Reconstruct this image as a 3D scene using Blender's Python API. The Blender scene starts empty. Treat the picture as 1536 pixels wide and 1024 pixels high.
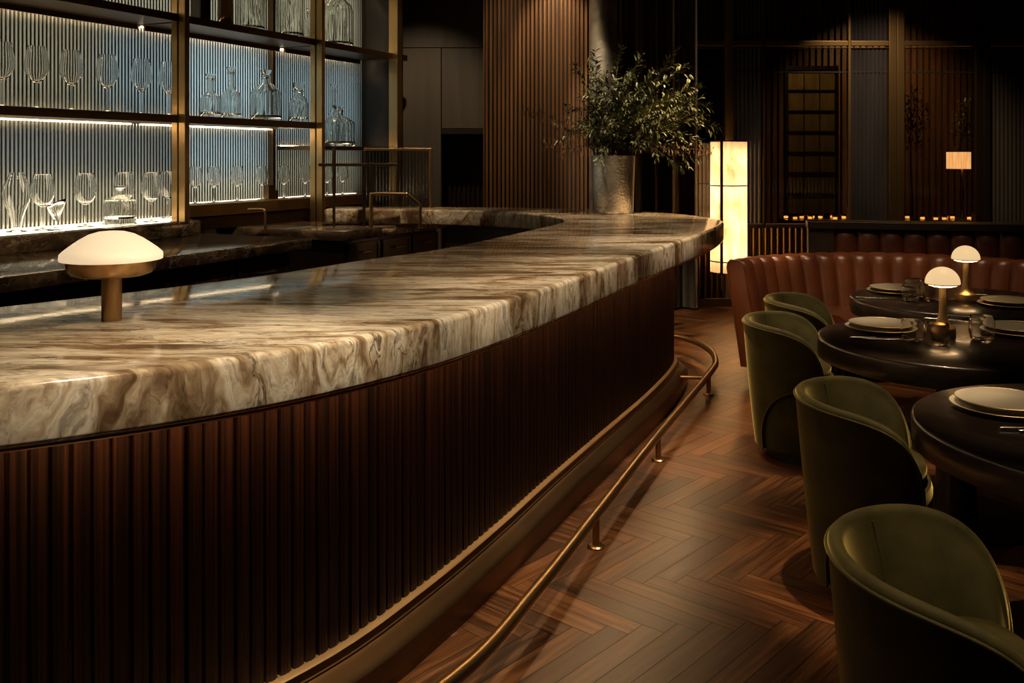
import bpy, bmesh, math, random
from mathutils import Vector, Matrix
random.seed(7)
PI = math.pi
scene = bpy.context.scene
COL = scene.collection
F = 1400.0; HOR = 235.0; CX = 768.0; EYE = 1.53
ZT = 1.10            # bar top
ST = 0.127           # slab thickness
DX, DY = 0.429, 0.903   # direction of the back bar
def W(u, v, z=0.0): return Vector((DX*u + DY*v, DY*u - DX*v, z))
BROT = math.atan2(DY, DX)
def pu(px, v):
    t = (px-CX)/F; Y = v/(DY*t-DX); return DX*t*Y + DY*Y
def sx(px, Y): return (px-CX)/F*Y

# ------------------------------------------------------------------ materials
MATS = {}
def nt(name):
    m = bpy.data.materials.new(name); m.use_nodes = True
    t = m.node_tree; b = t.nodes['Principled BSDF']; MATS[name] = m
    return m, t, b
def N(t, kind, **kw):
    n = t.nodes.new(kind)
    for k, v in kw.items():
        if k in n.inputs.keys() if isinstance(k, str) else False: n.inputs[k].default_value = v
        else: setattr(n, k, v)
    return n
def ramp(t, stops, fac=None, interp='LINEAR'):
    r = t.nodes.new('ShaderNodeValToRGB'); r.color_ramp.interpolation = interp
    e = r.color_ramp.elements
    while len(e) < len(stops): e.new(0.5)
    for el, (p, c) in zip(e, stops):
        el.position = p; el.color = (*c, 1) if len(c) == 3 else c
    if fac is not None: t.links.new(fac, r.inputs['Fac'])
    return r
def coords(t, scale=(1, 1, 1), kind='Object', rot=(0, 0, 0)):
    tc = t.nodes.new('ShaderNodeTexCoord'); mp = t.nodes.new('ShaderNodeMapping')
    mp.inputs['Scale'].default_value = scale; mp.inputs['Rotation'].default_value = rot
    t.links.new(tc.outputs[kind], mp.inputs['Vector']); return mp.outputs['Vector']
def noise(t, vec, scale=5, detail=6, rough=.55, dist=0):
    n = t.nodes.new('ShaderNodeTexNoise'); n.inputs['Scale'].default_value = scale
    n.inputs['Detail'].default_value = detail; n.inputs['Roughness'].default_value = rough
    n.inputs['Distortion'].default_value = dist
    if vec is not None: t.links.new(vec, n.inputs['Vector'])
    return n
def bump(t, b, h, strength=.2, dist=.01):
    n = t.nodes.new('ShaderNodeBump'); n.inputs['Strength'].default_value = strength
    n.inputs['Distance'].default_value = dist
    t.links.new(h, n.inputs['Height']); t.links.new(n.outputs['Normal'], b.inputs['Normal'])
def mixc(t, a, b, fac, mode='MIX'):
    m = t.nodes.new('ShaderNodeMix'); m.data_type = 'RGBA'; m.blend_type = mode
    for s, i in ((fac, 0), (a, 6), (b, 7)):
        if hasattr(s, 'links') or hasattr(s, 'is_linked'): t.links.new(s, m.inputs[i])
        else: m.inputs[i].default_value = s if i == 0 else ((*s, 1) if len(s) == 3 else s)
    return m.outputs[2]

def simple(name, col, rough=.5, metal=0, var=.25, nscale=12, stretch=(1, 1, 1), bmp=0, coat=0, spec=.5):
    m, t, b = nt(name)
    n = noise(t, coords(t, stretch), nscale)
    d = tuple(c*(1-var) for c in col); l = tuple(min(1, c*(1+var)) for c in col)
    r = ramp(t, [(.3, d), (.7, l)], n.outputs['Fac'])
    t.links.new(r.outputs[0], b.inputs['Base Color'])
    b.inputs['Roughness'].default_value = rough; b.inputs['Metallic'].default_value = metal
    b.inputs['Coat Weight'].default_value = coat; b.inputs['Coat Roughness'].default_value = .15
    b.inputs['Specular IOR Level'].default_value = spec
    if bmp: bump(t, b, n.outputs['Fac'], bmp)
    return m

def marble(name, stops, scale, rough, seedoff=0, vein=True, veincol=(.05, .025, .012)):
    m, t, b = nt(name)
    v = coords(t, scale)
    w = noise(t, v, 1.6, 4, .55)
    add = t.nodes.new('ShaderNodeVectorMath'); add.operation = 'MULTIPLY_ADD'
    t.links.new(w.outputs['Color'], add.inputs[0]); add.inputs[1].default_value = (1.1, 1.1, 1.1)
    t.links.new(v, add.inputs[2])
    n1 = noise(t, add.outputs[0], 2.6, 9, .62, .6)
    r = ramp(t, stops, n1.outputs['Fac'])
    n3 = noise(t, add.outputs[0], 19, 7, .68, .8)
    r3 = ramp(t, [(.34, (.42, .39, .36)), (.5, (.92, .90, .87)), (.64, (1.14, 1.13, 1.11))], n3.outputs['Fac'])
    c = mixc(t, r.outputs[0], r3.outputs[0], .85, 'MULTIPLY')
    if vein:
        n2 = noise(t, add.outputs[0], 1.9, 6, .6, 1.0)
        rv = ramp(t, [(.485, (0, 0, 0)), (.5, (1, 1, 1)), (.515, (0, 0, 0))], n2.outputs['Fac'])
        mk = noise(t, v, 1.3, 2, .5)
        rm = ramp(t, [(.40, (0, 0, 0)), (.56, (.95, .95, .95))], mk.outputs['Fac'])
        ml = t.nodes.new('ShaderNodeMath'); ml.operation = 'MULTIPLY'
        t.links.new(rv.outputs[0], ml.inputs[0]); t.links.new(rm.outputs[0], ml.inputs[1])
        c = mixc(t, c, veincol, ml.outputs[0])
    t.links.new(c, b.inputs['Base Color'])
    b.inputs['Roughness'].default_value = rough
    b.inputs['Specular IOR Level'].default_value = .5
    return m

M_marble = marble('bar_marble', [(.27, (.035, .018, .009)), (.38, (.115, .066, .032)), (.45, (.25, .168, .094)), (.51, (.44, .345, .228)), (.57, (.58, .49, .365)), (.63, (.30, .24, .175)), (.70, (.50, .43, .33)), (.82, (.17, .125, .08))],
                  (.75, 3.4, 1.0), .11)
M_dmarble = marble('dark_marble', [(.3, (.012, .008, .005)), (.5, (.055, .034, .019)), (.62, (.13, .085, .05)), (.75, (.05, .03, .017))], (1.2, 1.2, 2.0), .12, veincol=(.3, .22, .14))

def wood(name, dark, light, grain=(30, 30, 1.2), rough=.4, uv=False, coat=0, vmul=None, spec=.5):
    m, t, b = nt(name)
    v = coords(t, grain, 'UV' if uv else 'Object')
    n = noise(t, v, 1.0, 8, .65, .3)
    r = ramp(t, [(.3, dark), (.72, light)], n.outputs['Fac'])
    c = r.outputs[0]
    if vmul:
        n2 = noise(t, coords(t, vmul, 'UV' if uv else 'Object'), 1.0, 2, .5)
        r2 = ramp(t, [(.35, (.25, .25, .25)), (.62, (1.5, 1.4, 1.3))], n2.outputs['Fac']); c = mixc(t, c, r2.outputs[0], 1.0, 'MULTIPLY')
    t.links.new(c, b.inputs['Base Color'])
    b.inputs['Roughness'].default_value = rough; b.inputs['Coat Weight'].default_value = coat
    b.inputs['Specular IOR Level'].default_value = spec
    bump(t, b, n.outputs['Fac'], .15, .004)
    return m
M_flute = wood('rosewood_flute', (.0022, .0010, .0006), (.031, .0108, .0048), (120, 1.0, 1), .38, uv=True, vmul=(26, .25, 1), spec=.45)
M_slat = wood('walnut_slat', (.060, .027, .010), (.16, .078, .030), (22, 22, .9), .42)
M_slat_back = simple('slat_backing', (.012, .006, .003), .8)
M_dwood = wood('dark_cabinet_wood', (.004, .002, .0015), (.018, .009, .006), (18, 18, 1.5), .35)
M_table = wood('ebonised_table', (.008, .005, .004), (.024, .015, .011), (3, 26, 26), .28, coat=.15)
M_brass = simple('bronze_brass', (.42, .27, .12), .32, 1, .12, 6, (1, 1, .1))
M_brass_p = simple('polished_brass', (.58, .38, .16), .3, 1, .08, 5)
M_lampgold = simple('satin_gold', (.72, .50, .23), .42, 1, .06, 5)
M_rail = simple('aged_brass_rail', (.33, .205, .09), .33, 1, .08, 5)
M_bronze = simple('dark_bronze', (.12, .075, .038), .38, 1, .15, 6, (1, 1, .1))
M_lampbr = simple('brushed_copper_brass', (.5, .31, .15), .28, 1, .12, 4, (14, 14, .3))
M_black = simple('blackened_metal', (.012, .009, .007), .45, .4)
M_steel = simple('steel', (.45, .42, .38), .22, 1, .1)
M_taupe = wood('taupe_wall_panel', (.030, .024, .020), (.058, .047, .040), (9, 9, .5), .55)
M_dark = simple('dark_wall', (.02, .014, .010), .7)
M_ceil = simple('ceiling_paint', (.03, .022, .016), .8)
M_plate = simple('stoneware', (.34, .31, .25), .3, 0, .04)
M_gold = simple('gilt_rim', (.36, .27, .14), .45, 1, .05)
M_plinth = simple('plinth_brass', (.15, .09, .04), .3, 1, .2, 3, (1, 1, .4))
M_leaf = simple('leaf_green', (.075, .080, .024), .45, 0, .55, 9)
M_leaf2 = simple('dried_leaf', (.16, .075, .028), .5, 0, .4, 9)
M_twig = simple('twig_bark', (.06, .04, .02), .7)
M_ledgebr = simple('lit_brass_ledge', (.30, .19, .085), .6, .75, .15, 5)  # paler brass puts the strip's glow into the plinth ledge
M_capw = simple('booth_cap_wood', (.06, .042, .028), .38, .5, .2)

def hammered(name, col, scale, strength, rough):
    m, t, b = nt(name)
    v = coords(t)
    vo = t.nodes.new('ShaderNodeTexVoronoi'); vo.inputs['Scale'].default_value = scale
    t.links.new(v, vo.inputs['Vector'])
    n = noise(t, v, 6, 5)
    r = ramp(t, [(.35, tuple(c*.55 for c in col)), (.65, col)], n.outputs['Fac'])
    t.links.new(r.outputs[0], b.inputs['Base Color'])
    b.inputs['Metallic'].default_value = 1; b.inputs['Roughness'].default_value = rough
    bump(t, b, vo.outputs['Distance'], strength, .01)
    return m
M_ham = hammered('hammered_silver', (.66, .63, .58), 55, .35, .38)
M_silver = hammered('silver_leaf_column', (.66, .6, .5), 24, .16, .42)

def velvet():
    m, t, b = nt('olive_velvet')
    n = noise(t, coords(t), 7, 6, .65, .5)
    r = ramp(t, [(.3, (.018, .0155, .0038)), (.7, (.046, .040, .0105))], n.outputs['Fac'])
    t.links.new(r.outputs[0], b.inputs['Base Color'])
    b.inputs['Roughness'].default_value = .75; b.inputs['Specular IOR Level'].default_value = .2
    b.inputs['Sheen Weight'].default_value = 1.0; b.inputs['Sheen Roughness'].default_value = .3
    b.inputs['Sheen Tint'].default_value = (.62, .49, .17, 1)
    bump(t, b, n.outputs['Fac'], .12, .01)
    return m
M_velvet = velvet()
def leather():
    m, t, b = nt('oxblood_leather')
    v = coords(t)
    n = noise(t, v, 5, 5); vo = t.nodes.new('ShaderNodeTexVoronoi'); vo.inputs['Scale'].default_value = 220
    t.links.new(v, vo.inputs['Vector'])
    r = ramp(t, [(.3, (.066, .018, .0075)), (.7, (.118, .034, .0135))], n.outputs['Fac'])
    t.links.new(r.outputs[0], b.inputs['Base Color'])
    b.inputs['Roughness'].default_value = .36; b.inputs['Specular IOR Level'].default_value = .5
    bump(t, b, vo.outputs['Distance'], .06, .004)
    return m
M_leather = leather()
def curtain_m():
    m, t, b = nt('olive_brown_drape')
    n = noise(t, coords(t, (60, 60, 2)), 1, 4)
    r = ramp(t, [(.3, (.022, .014, .006)), (.7, (.05, .034, .015))], n.outputs['Fac'])
    t.links.new(r.outputs[0], b.inputs['Base Color']); b.inputs['Roughness'].default_value = .85
    b.inputs['Sheen Weight'].default_value = .3
    return m
M_curtain = curtain_m()

def glass_m(name, col=(1, 1, 1), rough=0.0, ior=1.45):
    m, t, b = nt(name)
    n = noise(t, coords(t), 3, 2)
    r = ramp(t, [(.3, tuple(c*.97 for c in col)), (.7, col)], n.outputs['Fac'])
    t.links.new(r.outputs[0], b.inputs['Base Color'])
    b.inputs['Transmission Weight'].default_value = 1; b.inputs['Roughness'].default_value = rough
    b.inputs['IOR'].default_value = ior
    return m
M_glass = glass_m('clear_glass')
M_glassd = glass_m('smoked_glass', (.25, .17, .09))
M_ribglass = glass_m('pressed_glass', (.97, .97, .94), .02)

def fluted_back(name):
    """thick reeded glass over a pale backing: half translucent, half glossy"""
    m, t, b = nt(name)
    out = [n for n in t.nodes if n.type == 'OUTPUT_MATERIAL'][0]
    n = noise(t, coords(t, (1, 1, .35)), 4, 4)
    r = ramp(t, [(.3, (.22, .23, .21)), (.7, (.46, .47, .43))], n.outputs['Fac'])
    t.links.new(r.outputs[0], b.inputs['Base Color'])
    b.inputs['Roughness'].default_value = .14; b.inputs['Metallic'].default_value = .8
    b.inputs['Specular IOR Level'].default_value = .8
    tr = t.nodes.new('ShaderNodeBsdfTranslucent'); tr.inputs['Color'].default_value = (.66, .78, .80, 1)
    mx = t.nodes.new('ShaderNodeMixShader'); mx.inputs[0].default_value = .22
    t.links.new(b.outputs[0], mx.inputs[1]); t.links.new(tr.outputs[0], mx.inputs[2])
    t.links.new(mx.outputs[0], out.inputs['Surface'])
    return m
M_backglass = fluted_back('reeded_back_glass')
M_cusp = simple('reed_groove_shade', (.05, .042, .034), .3, .3)  # shade lines between the reeds, painted as dark strips
def thin_glass(name, tint, gloss, rough):
    m, t, b = nt(name)
    out = [n for n in t.nodes if n.type == 'OUTPUT_MATERIAL'][0]
    n = noise(t, coords(t, (1, 1, .2)), 5, 3)
    r = ramp(t, [(.3, tuple(c*.8 for c in tint)), (.7, tint)], n.outputs['Fac'])
    tr = t.nodes.new('ShaderNodeBsdfTransparent'); t.links.new(r.outputs[0], tr.inputs['Color'])
    gl = t.nodes.new('ShaderNodeBsdfGlossy'); gl.inputs['Roughness'].default_value = rough
    gl.inputs['Color'].default_value = (.8, .8, .8, 1)
    fr = t.nodes.new('ShaderNodeFresnel'); fr.inputs['IOR'].default_value = 1.5
    mm = t.nodes.new('ShaderNodeMath'); mm.operation = 'MULTIPLY_ADD'
    t.links.new(fr.outputs[0], mm.inputs[0]); mm.inputs[1].default_value = .9; mm.inputs[2].default_value = gloss
    mx = t.nodes.new('ShaderNodeMixShader'); t.links.new(mm.outputs[0], mx.inputs[0])
    t.links.new(tr.outputs[0], mx.inputs[1]); t.links.new(gl.outputs[0], mx.inputs[2])
    t.links.new(mx.outputs[0], out.inputs['Surface'])
    return m
M_pane = thin_glass('reeded_pane', (.62, .55, .47), .06, .06)
M_screen = thin_glass('screen_glass', (.80, .78, .72), .14, .12)
M_darkflute = simple('smoked_fluted_panel', (.022, .020, .022), .22, .3, .3, 4, (1, 1, .2))
M_greyflute = simple('bronze_fluted_panel', (.06, .05, .042), .25, .6, .3, 4, (1, 1, .2))

def emis(name, col, strength, base=(.8, .7, .55), tex=None, lo=.6):
    m, t, b = nt(name)
    b.inputs['Base Color'].default_value = (*base, 1); b.inputs['Roughness'].default_value = .4
    n = noise(t, coords(t, tex or (1, 1, 1)), 3, 4)
    r = ramp(t, [(.3, tuple(c*lo for c in col)), (.7, col)], n.outputs['Fac'])
    t.links.new(r.outputs[0], b.inputs['Emission Color']); b.inputs['Emission Strength'].default_value = strength
    return m
WARM = (1, .66, .33)
M_led = emis('led_strip', (1, .74, .42), 42, lo=.95)
M_ledlow = emis('ledge_light_panel', (1, .80, .52), 4.6, lo=.9)
M_ledbar = emis('under_counter_led', (1, .62, .30), 62, lo=.95)
M_opal = emis('lamp_opal_glass', (1, .74, .46), .72, lo=.96)
M_dome = emis('dome_opal_glass', (1, .68, .34), .85, base=(.5, .42, .3), lo=.95)
M_bulb = emis('lamp_diffuser', (1, .62, .28), 22)
def alabaster():
    m, t, b = nt('alabaster_shade')
    out = [n for n in t.nodes if n.type == 'OUTPUT_MATERIAL'][0]
    n = noise(t, coords(t, (1, 1, .5)), 5, 6, .6, .6)
    r = ramp(t, [(.34, (.40, .30, .18)), (.64, (.92, .82, .64))], n.outputs['Fac'])
    t.links.new(r.outputs[0], b.inputs['Base Color']); b.inputs['Roughness'].default_value = .35
    tr = t.nodes.new('ShaderNodeBsdfTranslucent'); t.links.new(r.outputs[0], tr.inputs['Color'])
    mx = t.nodes.new('ShaderNodeMixShader'); mx.inputs[0].default_value = .7
    t.links.new(b.outputs[0], mx.inputs[1]); t.links.new(tr.outputs[0], mx.inputs[2]); t.links.new(mx.outputs[0], out.inputs['Surface'])
    return m
M_alab = alabaster()
M_shade = emis('pleated_shade', (1, .58, .25), 4.5, tex=(20, 20, 1), lo=.5)
M_candle = emis('candle_glow', (1, .6, .25), 30)
M_grid = simple('window_glow_panel', (.16, .115, .03), .55, .3, .35, 5, (2, 2, .6))  # backlit window glow put into the colour

# floor
def floor_m():
    m, t, b = nt('oak_parquet')
    v = coords(t, (2.6, 42, 1), 'UV')
    at = t.nodes.new('ShaderNodeAttribute'); at.attribute_name = 'tone'
    n = noise(t, v, 1, 8, .62, .5)
    r = ramp(t, [(.30, (.018, .006, .0018)), (.50, (.074, .027, .0078)), (.72, (.160, .064, .020))], n.outputs['Fac'])
    c = mixc(t, r.outputs[0], at.outputs['Color'], 1.0, 'MULTIPLY')
    t.links.new(c, b.inputs['Base Color'])
    rr = ramp(t, [(.3, (.30, .30, .30)), (.7, (.42, .42, .42))], n.outputs['Fac'])
    t.links.new(rr.outputs[0], b.inputs['Roughness'])
    bump(t, b, n.outputs['Fac'], .06, .003)
    return m
M_floor = floor_m()
M_gap = simple('floor_gap', (.008, .004, .002), .8)

# ------------------------------------------------------------------ mesh helpers
def meta(o, label=None, cat=None, group=None, kind=None):
    if label: o['label'] = label
    if cat: o['category'] = cat
    if group: o['group'] = group
    if kind: o['kind'] = kind
    return o
LOC = {}
def thing(name, label, cat, loc=(0, 0, 0), rz=0.0, group=None):
    o = bpy.data.objects.new(name, None); COL.objects.link(o); o.empty_display_size = .1
    o.location = loc; o.rotation_euler = (0, 0, rz); meta(o, label, cat, group)
    LOC[o.name] = Matrix.Translation(Vector(loc)) @ Matrix.Rotation(rz, 4, 'Z')
    return o
class MB:
    def __init__(s): s.v = []; s.f = []; s.mi = []; s.uv = {}; s.m = 0
    def add(s, vs, fs):
        k = len(s.v); s.v += [tuple(x) for x in vs]
        for f in fs: s.f.append(tuple(i+k for i in f)); s.mi.append(s.m)
        return s
    def hexa(s, p):   # 8 points: bottom 4 ccw, top 4 ccw
        return s.add(p, [(3, 2, 1, 0), (4, 5, 6, 7), (0, 1, 5, 4), (1, 2, 6, 5), (2, 3, 7, 6), (3, 0, 4, 7)])
    def box(s, x0, x1, y0, y1, z0, z1):
        return s.hexa([(x0, y0, z0), (x1, y0, z0), (x1, y1, z0), (x0, y1, z0), (x0, y0, z1), (x1, y0, z1), (x1, y1, z1), (x0, y1, z1)])
    def ub(s, u0, u1, v0, v1, z0, z1):   # box in back-bar coordinates
        return s.hexa([W(u0, v1, z0), W(u0, v0, z0), W(u1, v0, z0), W(u1, v1, z0), W(u0, v1, z1), W(u0, v0, z1), W(u1, v0, z1), W(u1, v1, z1)])
    def lathe(s, prof, n=32, c=(0, 0, 0), rib=None, close=False, axis=None):
        vs = []; k = len(prof)
        for i in range(n):
            a = 2*PI*i/n
            for j, (r, z) in enumerate(prof):
                rr = r*(1 + (rib[1]*math.cos(rib[0]*a) if rib and rib[2] <= z <= rib[3] else 0))
                vs.append((c[0]+rr*math.cos(a), c[1]+rr*math.sin(a), c[2]+z))
        fs = []
        for i in range(n):
            i2 = (i+1) % n
            for j in range(k-1 if not close else k):
                j2 = (j+1) % k
                fs.append((i*k+j, i2*k+j, i2*k+j2, i*k+j2))
        return s.add(vs, fs)
    def tube(s, pts, r, n=10, closed=False, cap=True):
        pts = [Vector(p) for p in pts]; m = len(pts); vs = []
        rs = r if isinstance(r, (list, tuple)) else [r]*m
        up = None
        for i, p in enumerate(pts):
            a = pts[(i-1) % m] if (closed or i > 0) else p
            b = pts[(i+1) % m] if (closed or i < m-1) else p
            d = (b-a)
            d = d.normalized() if d.length > 1e-9 else Vector((0, 0, 1))
            if up is None:
                up = Vector((0, 0, 1)) if abs(d.z) < .9 else Vector((1, 0, 0))
            x = d.cross(up)
            if x.length < 1e-6: x = d.cross(Vector((1, .3, 0)))
            x.normalize(); y = x.cross(d).normalized(); up = y
            for j in range(n):
                q = 2*PI*j/n
                vs.append(p + x*(rs[i]*math.cos(q)) + y*(rs[i]*math.sin(q)))
        fs = []
        for i in range(m if closed else m-1):
            i2 = (i+1) % m
            for j in range(n):
                j2 = (j+1) % n
                fs.append((i*n+j, i*n+j2, i2*n+j2, i2*n+j))
        if cap and not closed:
            fs.append(tuple(range(n-1, -1, -1))); fs.append(tuple((m-1)*n+j for j in range(n)))
        return s.add(vs, fs)
    def build(s, name, mat, parent=None, smooth=35, bevel=0, local=False):
        me = bpy.data.meshes.new(name); me.from_pydata(s.v, [], s.f)
        mats = mat if isinstance(mat, (list, tuple)) else [mat]
        for m in mats: me.materials.append(m)
        if len(mats) > 1: me.polygons.foreach_set('material_index', s.mi)
        bm = bmesh.new(); bm.from_mesh(me)
        bmesh.ops.remove_doubles(bm, verts=bm.verts, dist=1e-6)
        bmesh.ops.recalc_face_normals(bm, faces=bm.faces)
        if bevel:
            es = [e for e in bm.edges if len(e.link_faces) == 2 and e.calc_face_angle(0) > .6]
            bmesh.ops.bevel(bm, geom=es, offset=bevel, segments=2, profile=.5, affect='EDGES', clamp_overlap=True)
        bm.to_mesh(me); bm.free()
        return link(me, name, parent, smooth, local)
def link(me, name, parent=None, smooth=35, local=False):
    o = bpy.data.objects.new(name, me); COL.objects.link(o)
    if parent is not None:
        root = parent; M = Matrix.Identity(4)
        while root is not None:
            M = LOC.get(root.name, Matrix.Identity(4)) @ M if root.name in LOC else M
            root = root.parent
        if not local: me.transform(M.inverted())
        o.parent = parent
    else:
        if not local and len(me.vertices):
            xs = [v.co for v in me.vertices]
            c = Vector(((min(v.x for v in xs)+max(v.x for v in xs))/2, (min(v.y for v in xs)+max(v.y for v in xs))/2, min(v.z for v in xs)))
            me.transform(Matrix.Translation(-c)); o.location = c
            LOC[o.name] = Matrix.Translation(c)
    if smooth:
        me.shade_smooth(); me.set_sharp_from_angle(angle=math.radians(smooth))
    return o
def copy_tree(o, parent=None):
    c = o.copy(); COL.objects.link(c)
    if parent is not None: c.parent = parent
    for ch in list(o.children): copy_tree(ch, c)
    return c
USED = set()
def place(proto, loc, rz=0.0, label=None, group=None):
    """first call moves the prototype itself, later calls copy it and its parts"""
    if proto.name in USED: o = copy_tree(proto)
    else: o = proto; USED.add(proto.name)
    o.location = loc; o.rotation_euler = (0, 0, rz)
    LOC[o.name] = Matrix.Translation(Vector(loc)) @ Matrix.Rotation(rz, 4, 'Z')
    if label: o['label'] = label
    if group: o['group'] = group
    return o
def catmull(P, n=10):
    P = [Vector(p) for p in P]; out = []
    for i in range(len(P)-1):
        p0 = P[max(i-1, 0)]; p1 = P[i]; p2 = P[i+1]; p3 = P[min(i+2, len(P)-1)]
        for k in range(n):
            t = k/n
            out.append(.5*((2*p1)+(p2-p0)*t+(2*p0-5*p1+4*p2-p3)*t*t+(3*p1-p0-3*p2+p3)*t**3))
    out.append(P[-1]); return out
def resample(P, step):
    L = [0]
    for a, b in zip(P, P[1:]): L.append(L[-1]+(b-a).length)
    n = max(2, int(L[-1]/step)); out = []; j = 0
    for i in range(n+1):
        s = L[-1]*i/n
        while j < len(L)-2 and L[j+1] < s: j += 1
        t = (s-L[j])/max(1e-9, L[j+1]-L[j]); out.append(P[j].lerp(P[j+1], t))
    return out
def normals2(P):     # left-hand normals of an open polyline
    out = []
    for i in range(len(P)):
        d = (P[min(i+1, len(P)-1)]-P[max(i-1, 0)]); d = Vector((d.x, d.y)).normalized()
        out.append(Vector((-d.y, d.x)))
    return out
def struct(o, label=None): o['kind'] = 'structure'; return o

# ------------------------------------------------------------------ room shell
def make_floor():
    Wp, n = .082, 6
    L = Wp*n; g = .0012
    vs, fs, uv, tone = [], [], [], []
    ang = -PI/4 + .06; ca, sa = math.cos(ang), math.sin(ang)
    rnd = random.Random(3)
    R = 150
    def plank(x0, y0, x1, y1, horiz):
        cx, cy = (x0+x1)/2*ca-(y0+y1)/2*sa, (x0+x1)/2*sa+(y0+y1)/2*ca
        cx += 1.5; cy += 5.5
        if not (-5.2 < cx < 8.5 and -3.6 < cy < 13.4): return
        k = len(vs)
        for (x, y) in ((x0+g, y0+g), (x1-g, y0+g), (x1-g, y1-g), (x0+g, y1-g)):
            vs.append((x*ca-y*sa+1.5, x*sa+y*ca+5.5, 0))
        fs.append((k, k+1, k+2, k+3))
        o1, o2 = rnd.random()*50, rnd.random()*50
        if horiz: q = [(0, 0), (L, 0), (L, Wp), (0, Wp)]
        else: q = [(0, Wp), (0, 0), (L, 0), (L, Wp)]
        uv.append([(a+o1, b+o2) for a, b in q])
        tt = rnd.choice([.5, .7, .85, 1.0, 1.1, 1.3]) * rnd.uniform(.9, 1.1)
        tone.append((tt, tt*rnd.uniform(.94, 1.0), tt*rnd.uniform(.85, 1.0), 1))
    for y in range(-R, R):
        for x in range(-R, R):
            d = (x-y) % (2*n)
            if d == 0: plank(x*Wp, y*Wp, (x+n)*Wp, (y+1)*Wp, True)
            if d == 2*n-1: plank(x*Wp, y*Wp, (x+1)*Wp, (y+n)*Wp, False)
    nf = len(fs)
    k = len(vs); vs.extend([(-5.2, -3.2, -.0015), (8.5, -3.2, -.0015), (8.5, 13.4, -.0015), (-5.2, 13.4, -.0015)])
    fs.append((k, k+1, k+2, k+3))
    k = len(vs); vs.extend([(-5.2, -3.2, -.1), (8.5, -3.2, -.1), (8.5, 13.4, -.1), (-5.2, 13.4, -.1)])
    fs.append((k+3, k+2, k+1, k))
    me = bpy.data.meshes.new('floor'); me.from_pydata(vs, [], fs)
    me.materials.append(M_floor); me.materials.append(M_gap)
    me.uv_layers.new(name='UVMap'); me.color_attributes.new('tone', 'FLOAT_COLOR', 'CORNER')
    uvf, tnf = [], []
    for p in me.polygons:
        for j, li in enumerate(p.loop_indices):
            uvf.extend(uv[p.index][j] if p.index < nf else (0, 0)); tnf.extend(tone[p.index] if p.index < nf else (1, 1, 1, 1))
        if p.index >= nf: p.material_index = 1
    me.uv_layers['UVMap'].data.foreach_set('uv', uvf)
    me.color_attributes['tone'].data.foreach_set('color', tnf)
    o = bpy.data.objects.new('floor', me); COL.objects.link(o); struct(o)
make_floor()
struct(MB().box(-5.2, 8.5, -3.2, 13.4, 3.75, 3.85).build('ceiling', M_ceil, smooth=0))
struct(MB().box(-5.2, 8.5, -3.35, -3.2, 0, 3.75).build('wall_front', M_dark, smooth=0))
struct(MB().box(6.6, 6.75, -3.2, 13.4, 0, 3.75).build('wall_right', M_dark, smooth=0))
struct(MB().ub(-1.6, 8.4, -5.75, -5.62, 0, 3.75).build('wall_left', M_dark, smooth=0))
# dark panelled wall with the niche
def wall_back():
    Y = 9.65; m = MB(); g = .004
    nx0, nx1 = sx(662, Y), -.2
    zt = 1.82
    m.box(-2.4, -2.0, Y, Y+.12, 0, 3.75)
    for (x0, x1, z0, z1) in ((-2.0, -1.25, 0, 2.655), (-1.25, nx0, 0, 2.655), (nx0, nx1, zt, 2.655), (-2.0, -1.25, 2.655, 3.75), (-1.25, nx1, 2.655, 3.75)):
        m.box(x0+g, x1-g, Y, Y+.12, z0+g, z1-g)
    m.box(-2.4, nx1, Y+.10, Y+.14, zt, 3.75); m.box(-2.4, nx0, Y+.10, Y+.14, 0, zt)
    struct(m.build('wall_back', M_taupe, smooth=0, bevel=.003))
    m = MB(); m.box(nx0-.1, nx1+.1, Y+.42, Y+.5, 0, zt+.2)
    x = nx0
    while x < nx1: m.box(x, x+.028, Y+.38, Y+.42, 0, zt+.2); x += .05
    struct(m.build('wall_niche', M_dwood, smooth=0))
    struct(MB().box(nx0, nx1, Y-.005, Y+.10, zt-.055, zt+.002).build('trim_1', M_black, smooth=0))
wall_back()
def wall_slats():
    Y = 8.8; x0, x1 = sx(727, Y), sx(882, Y)
    m = MB(); m.m = 1; m.box(x0, x1, Y, 9.9, 0, 3.75); m.m = 0
    n = 25; p = (x1-x0)/n
    for i in range(n):
        a = x0+i*p+p*.18; w = p*.64
        pr = [(a, Y+.0), (a, Y-.022), (a+w*.15, Y-.03), (a+w*.85, Y-.03), (a+w, Y-.022), (a+w, Y)]
        vs = [(x, y, 0) for x, y in pr]+[(x, y, 3.75) for x, y in pr]; k = len(pr)
        m.add(vs, [(j, (j+1) % k, (j+1) % k+k, j+k) for j in range(k)]+[tuple(range(k)), tuple(range(2*k-1, k-1, -1))])
    m.box(x0-.012, x0, Y-.03, 9.9, 0, 3.75)
    struct(m.build('wall_slatted', [M_slat, M_slat_back], smooth=0))
wall_slats()
struct(MB().box(.7, sx(1040, 9.7), 9.7, 9.85, 0, 3.75).build('wall_behind_curtain', M_dark, smooth=0))

# column
c = MB(); c.lathe([(0, 0), (.15, 0), (.15, .06), (.13, .08), (.13, 3.749), (0, 3.749)], 48, (.85, 8.72, 0))
meta(c.build('column', M_silver), 'round silver leaf column beside the brown slatted wall, behind the vase', 'column')

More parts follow.
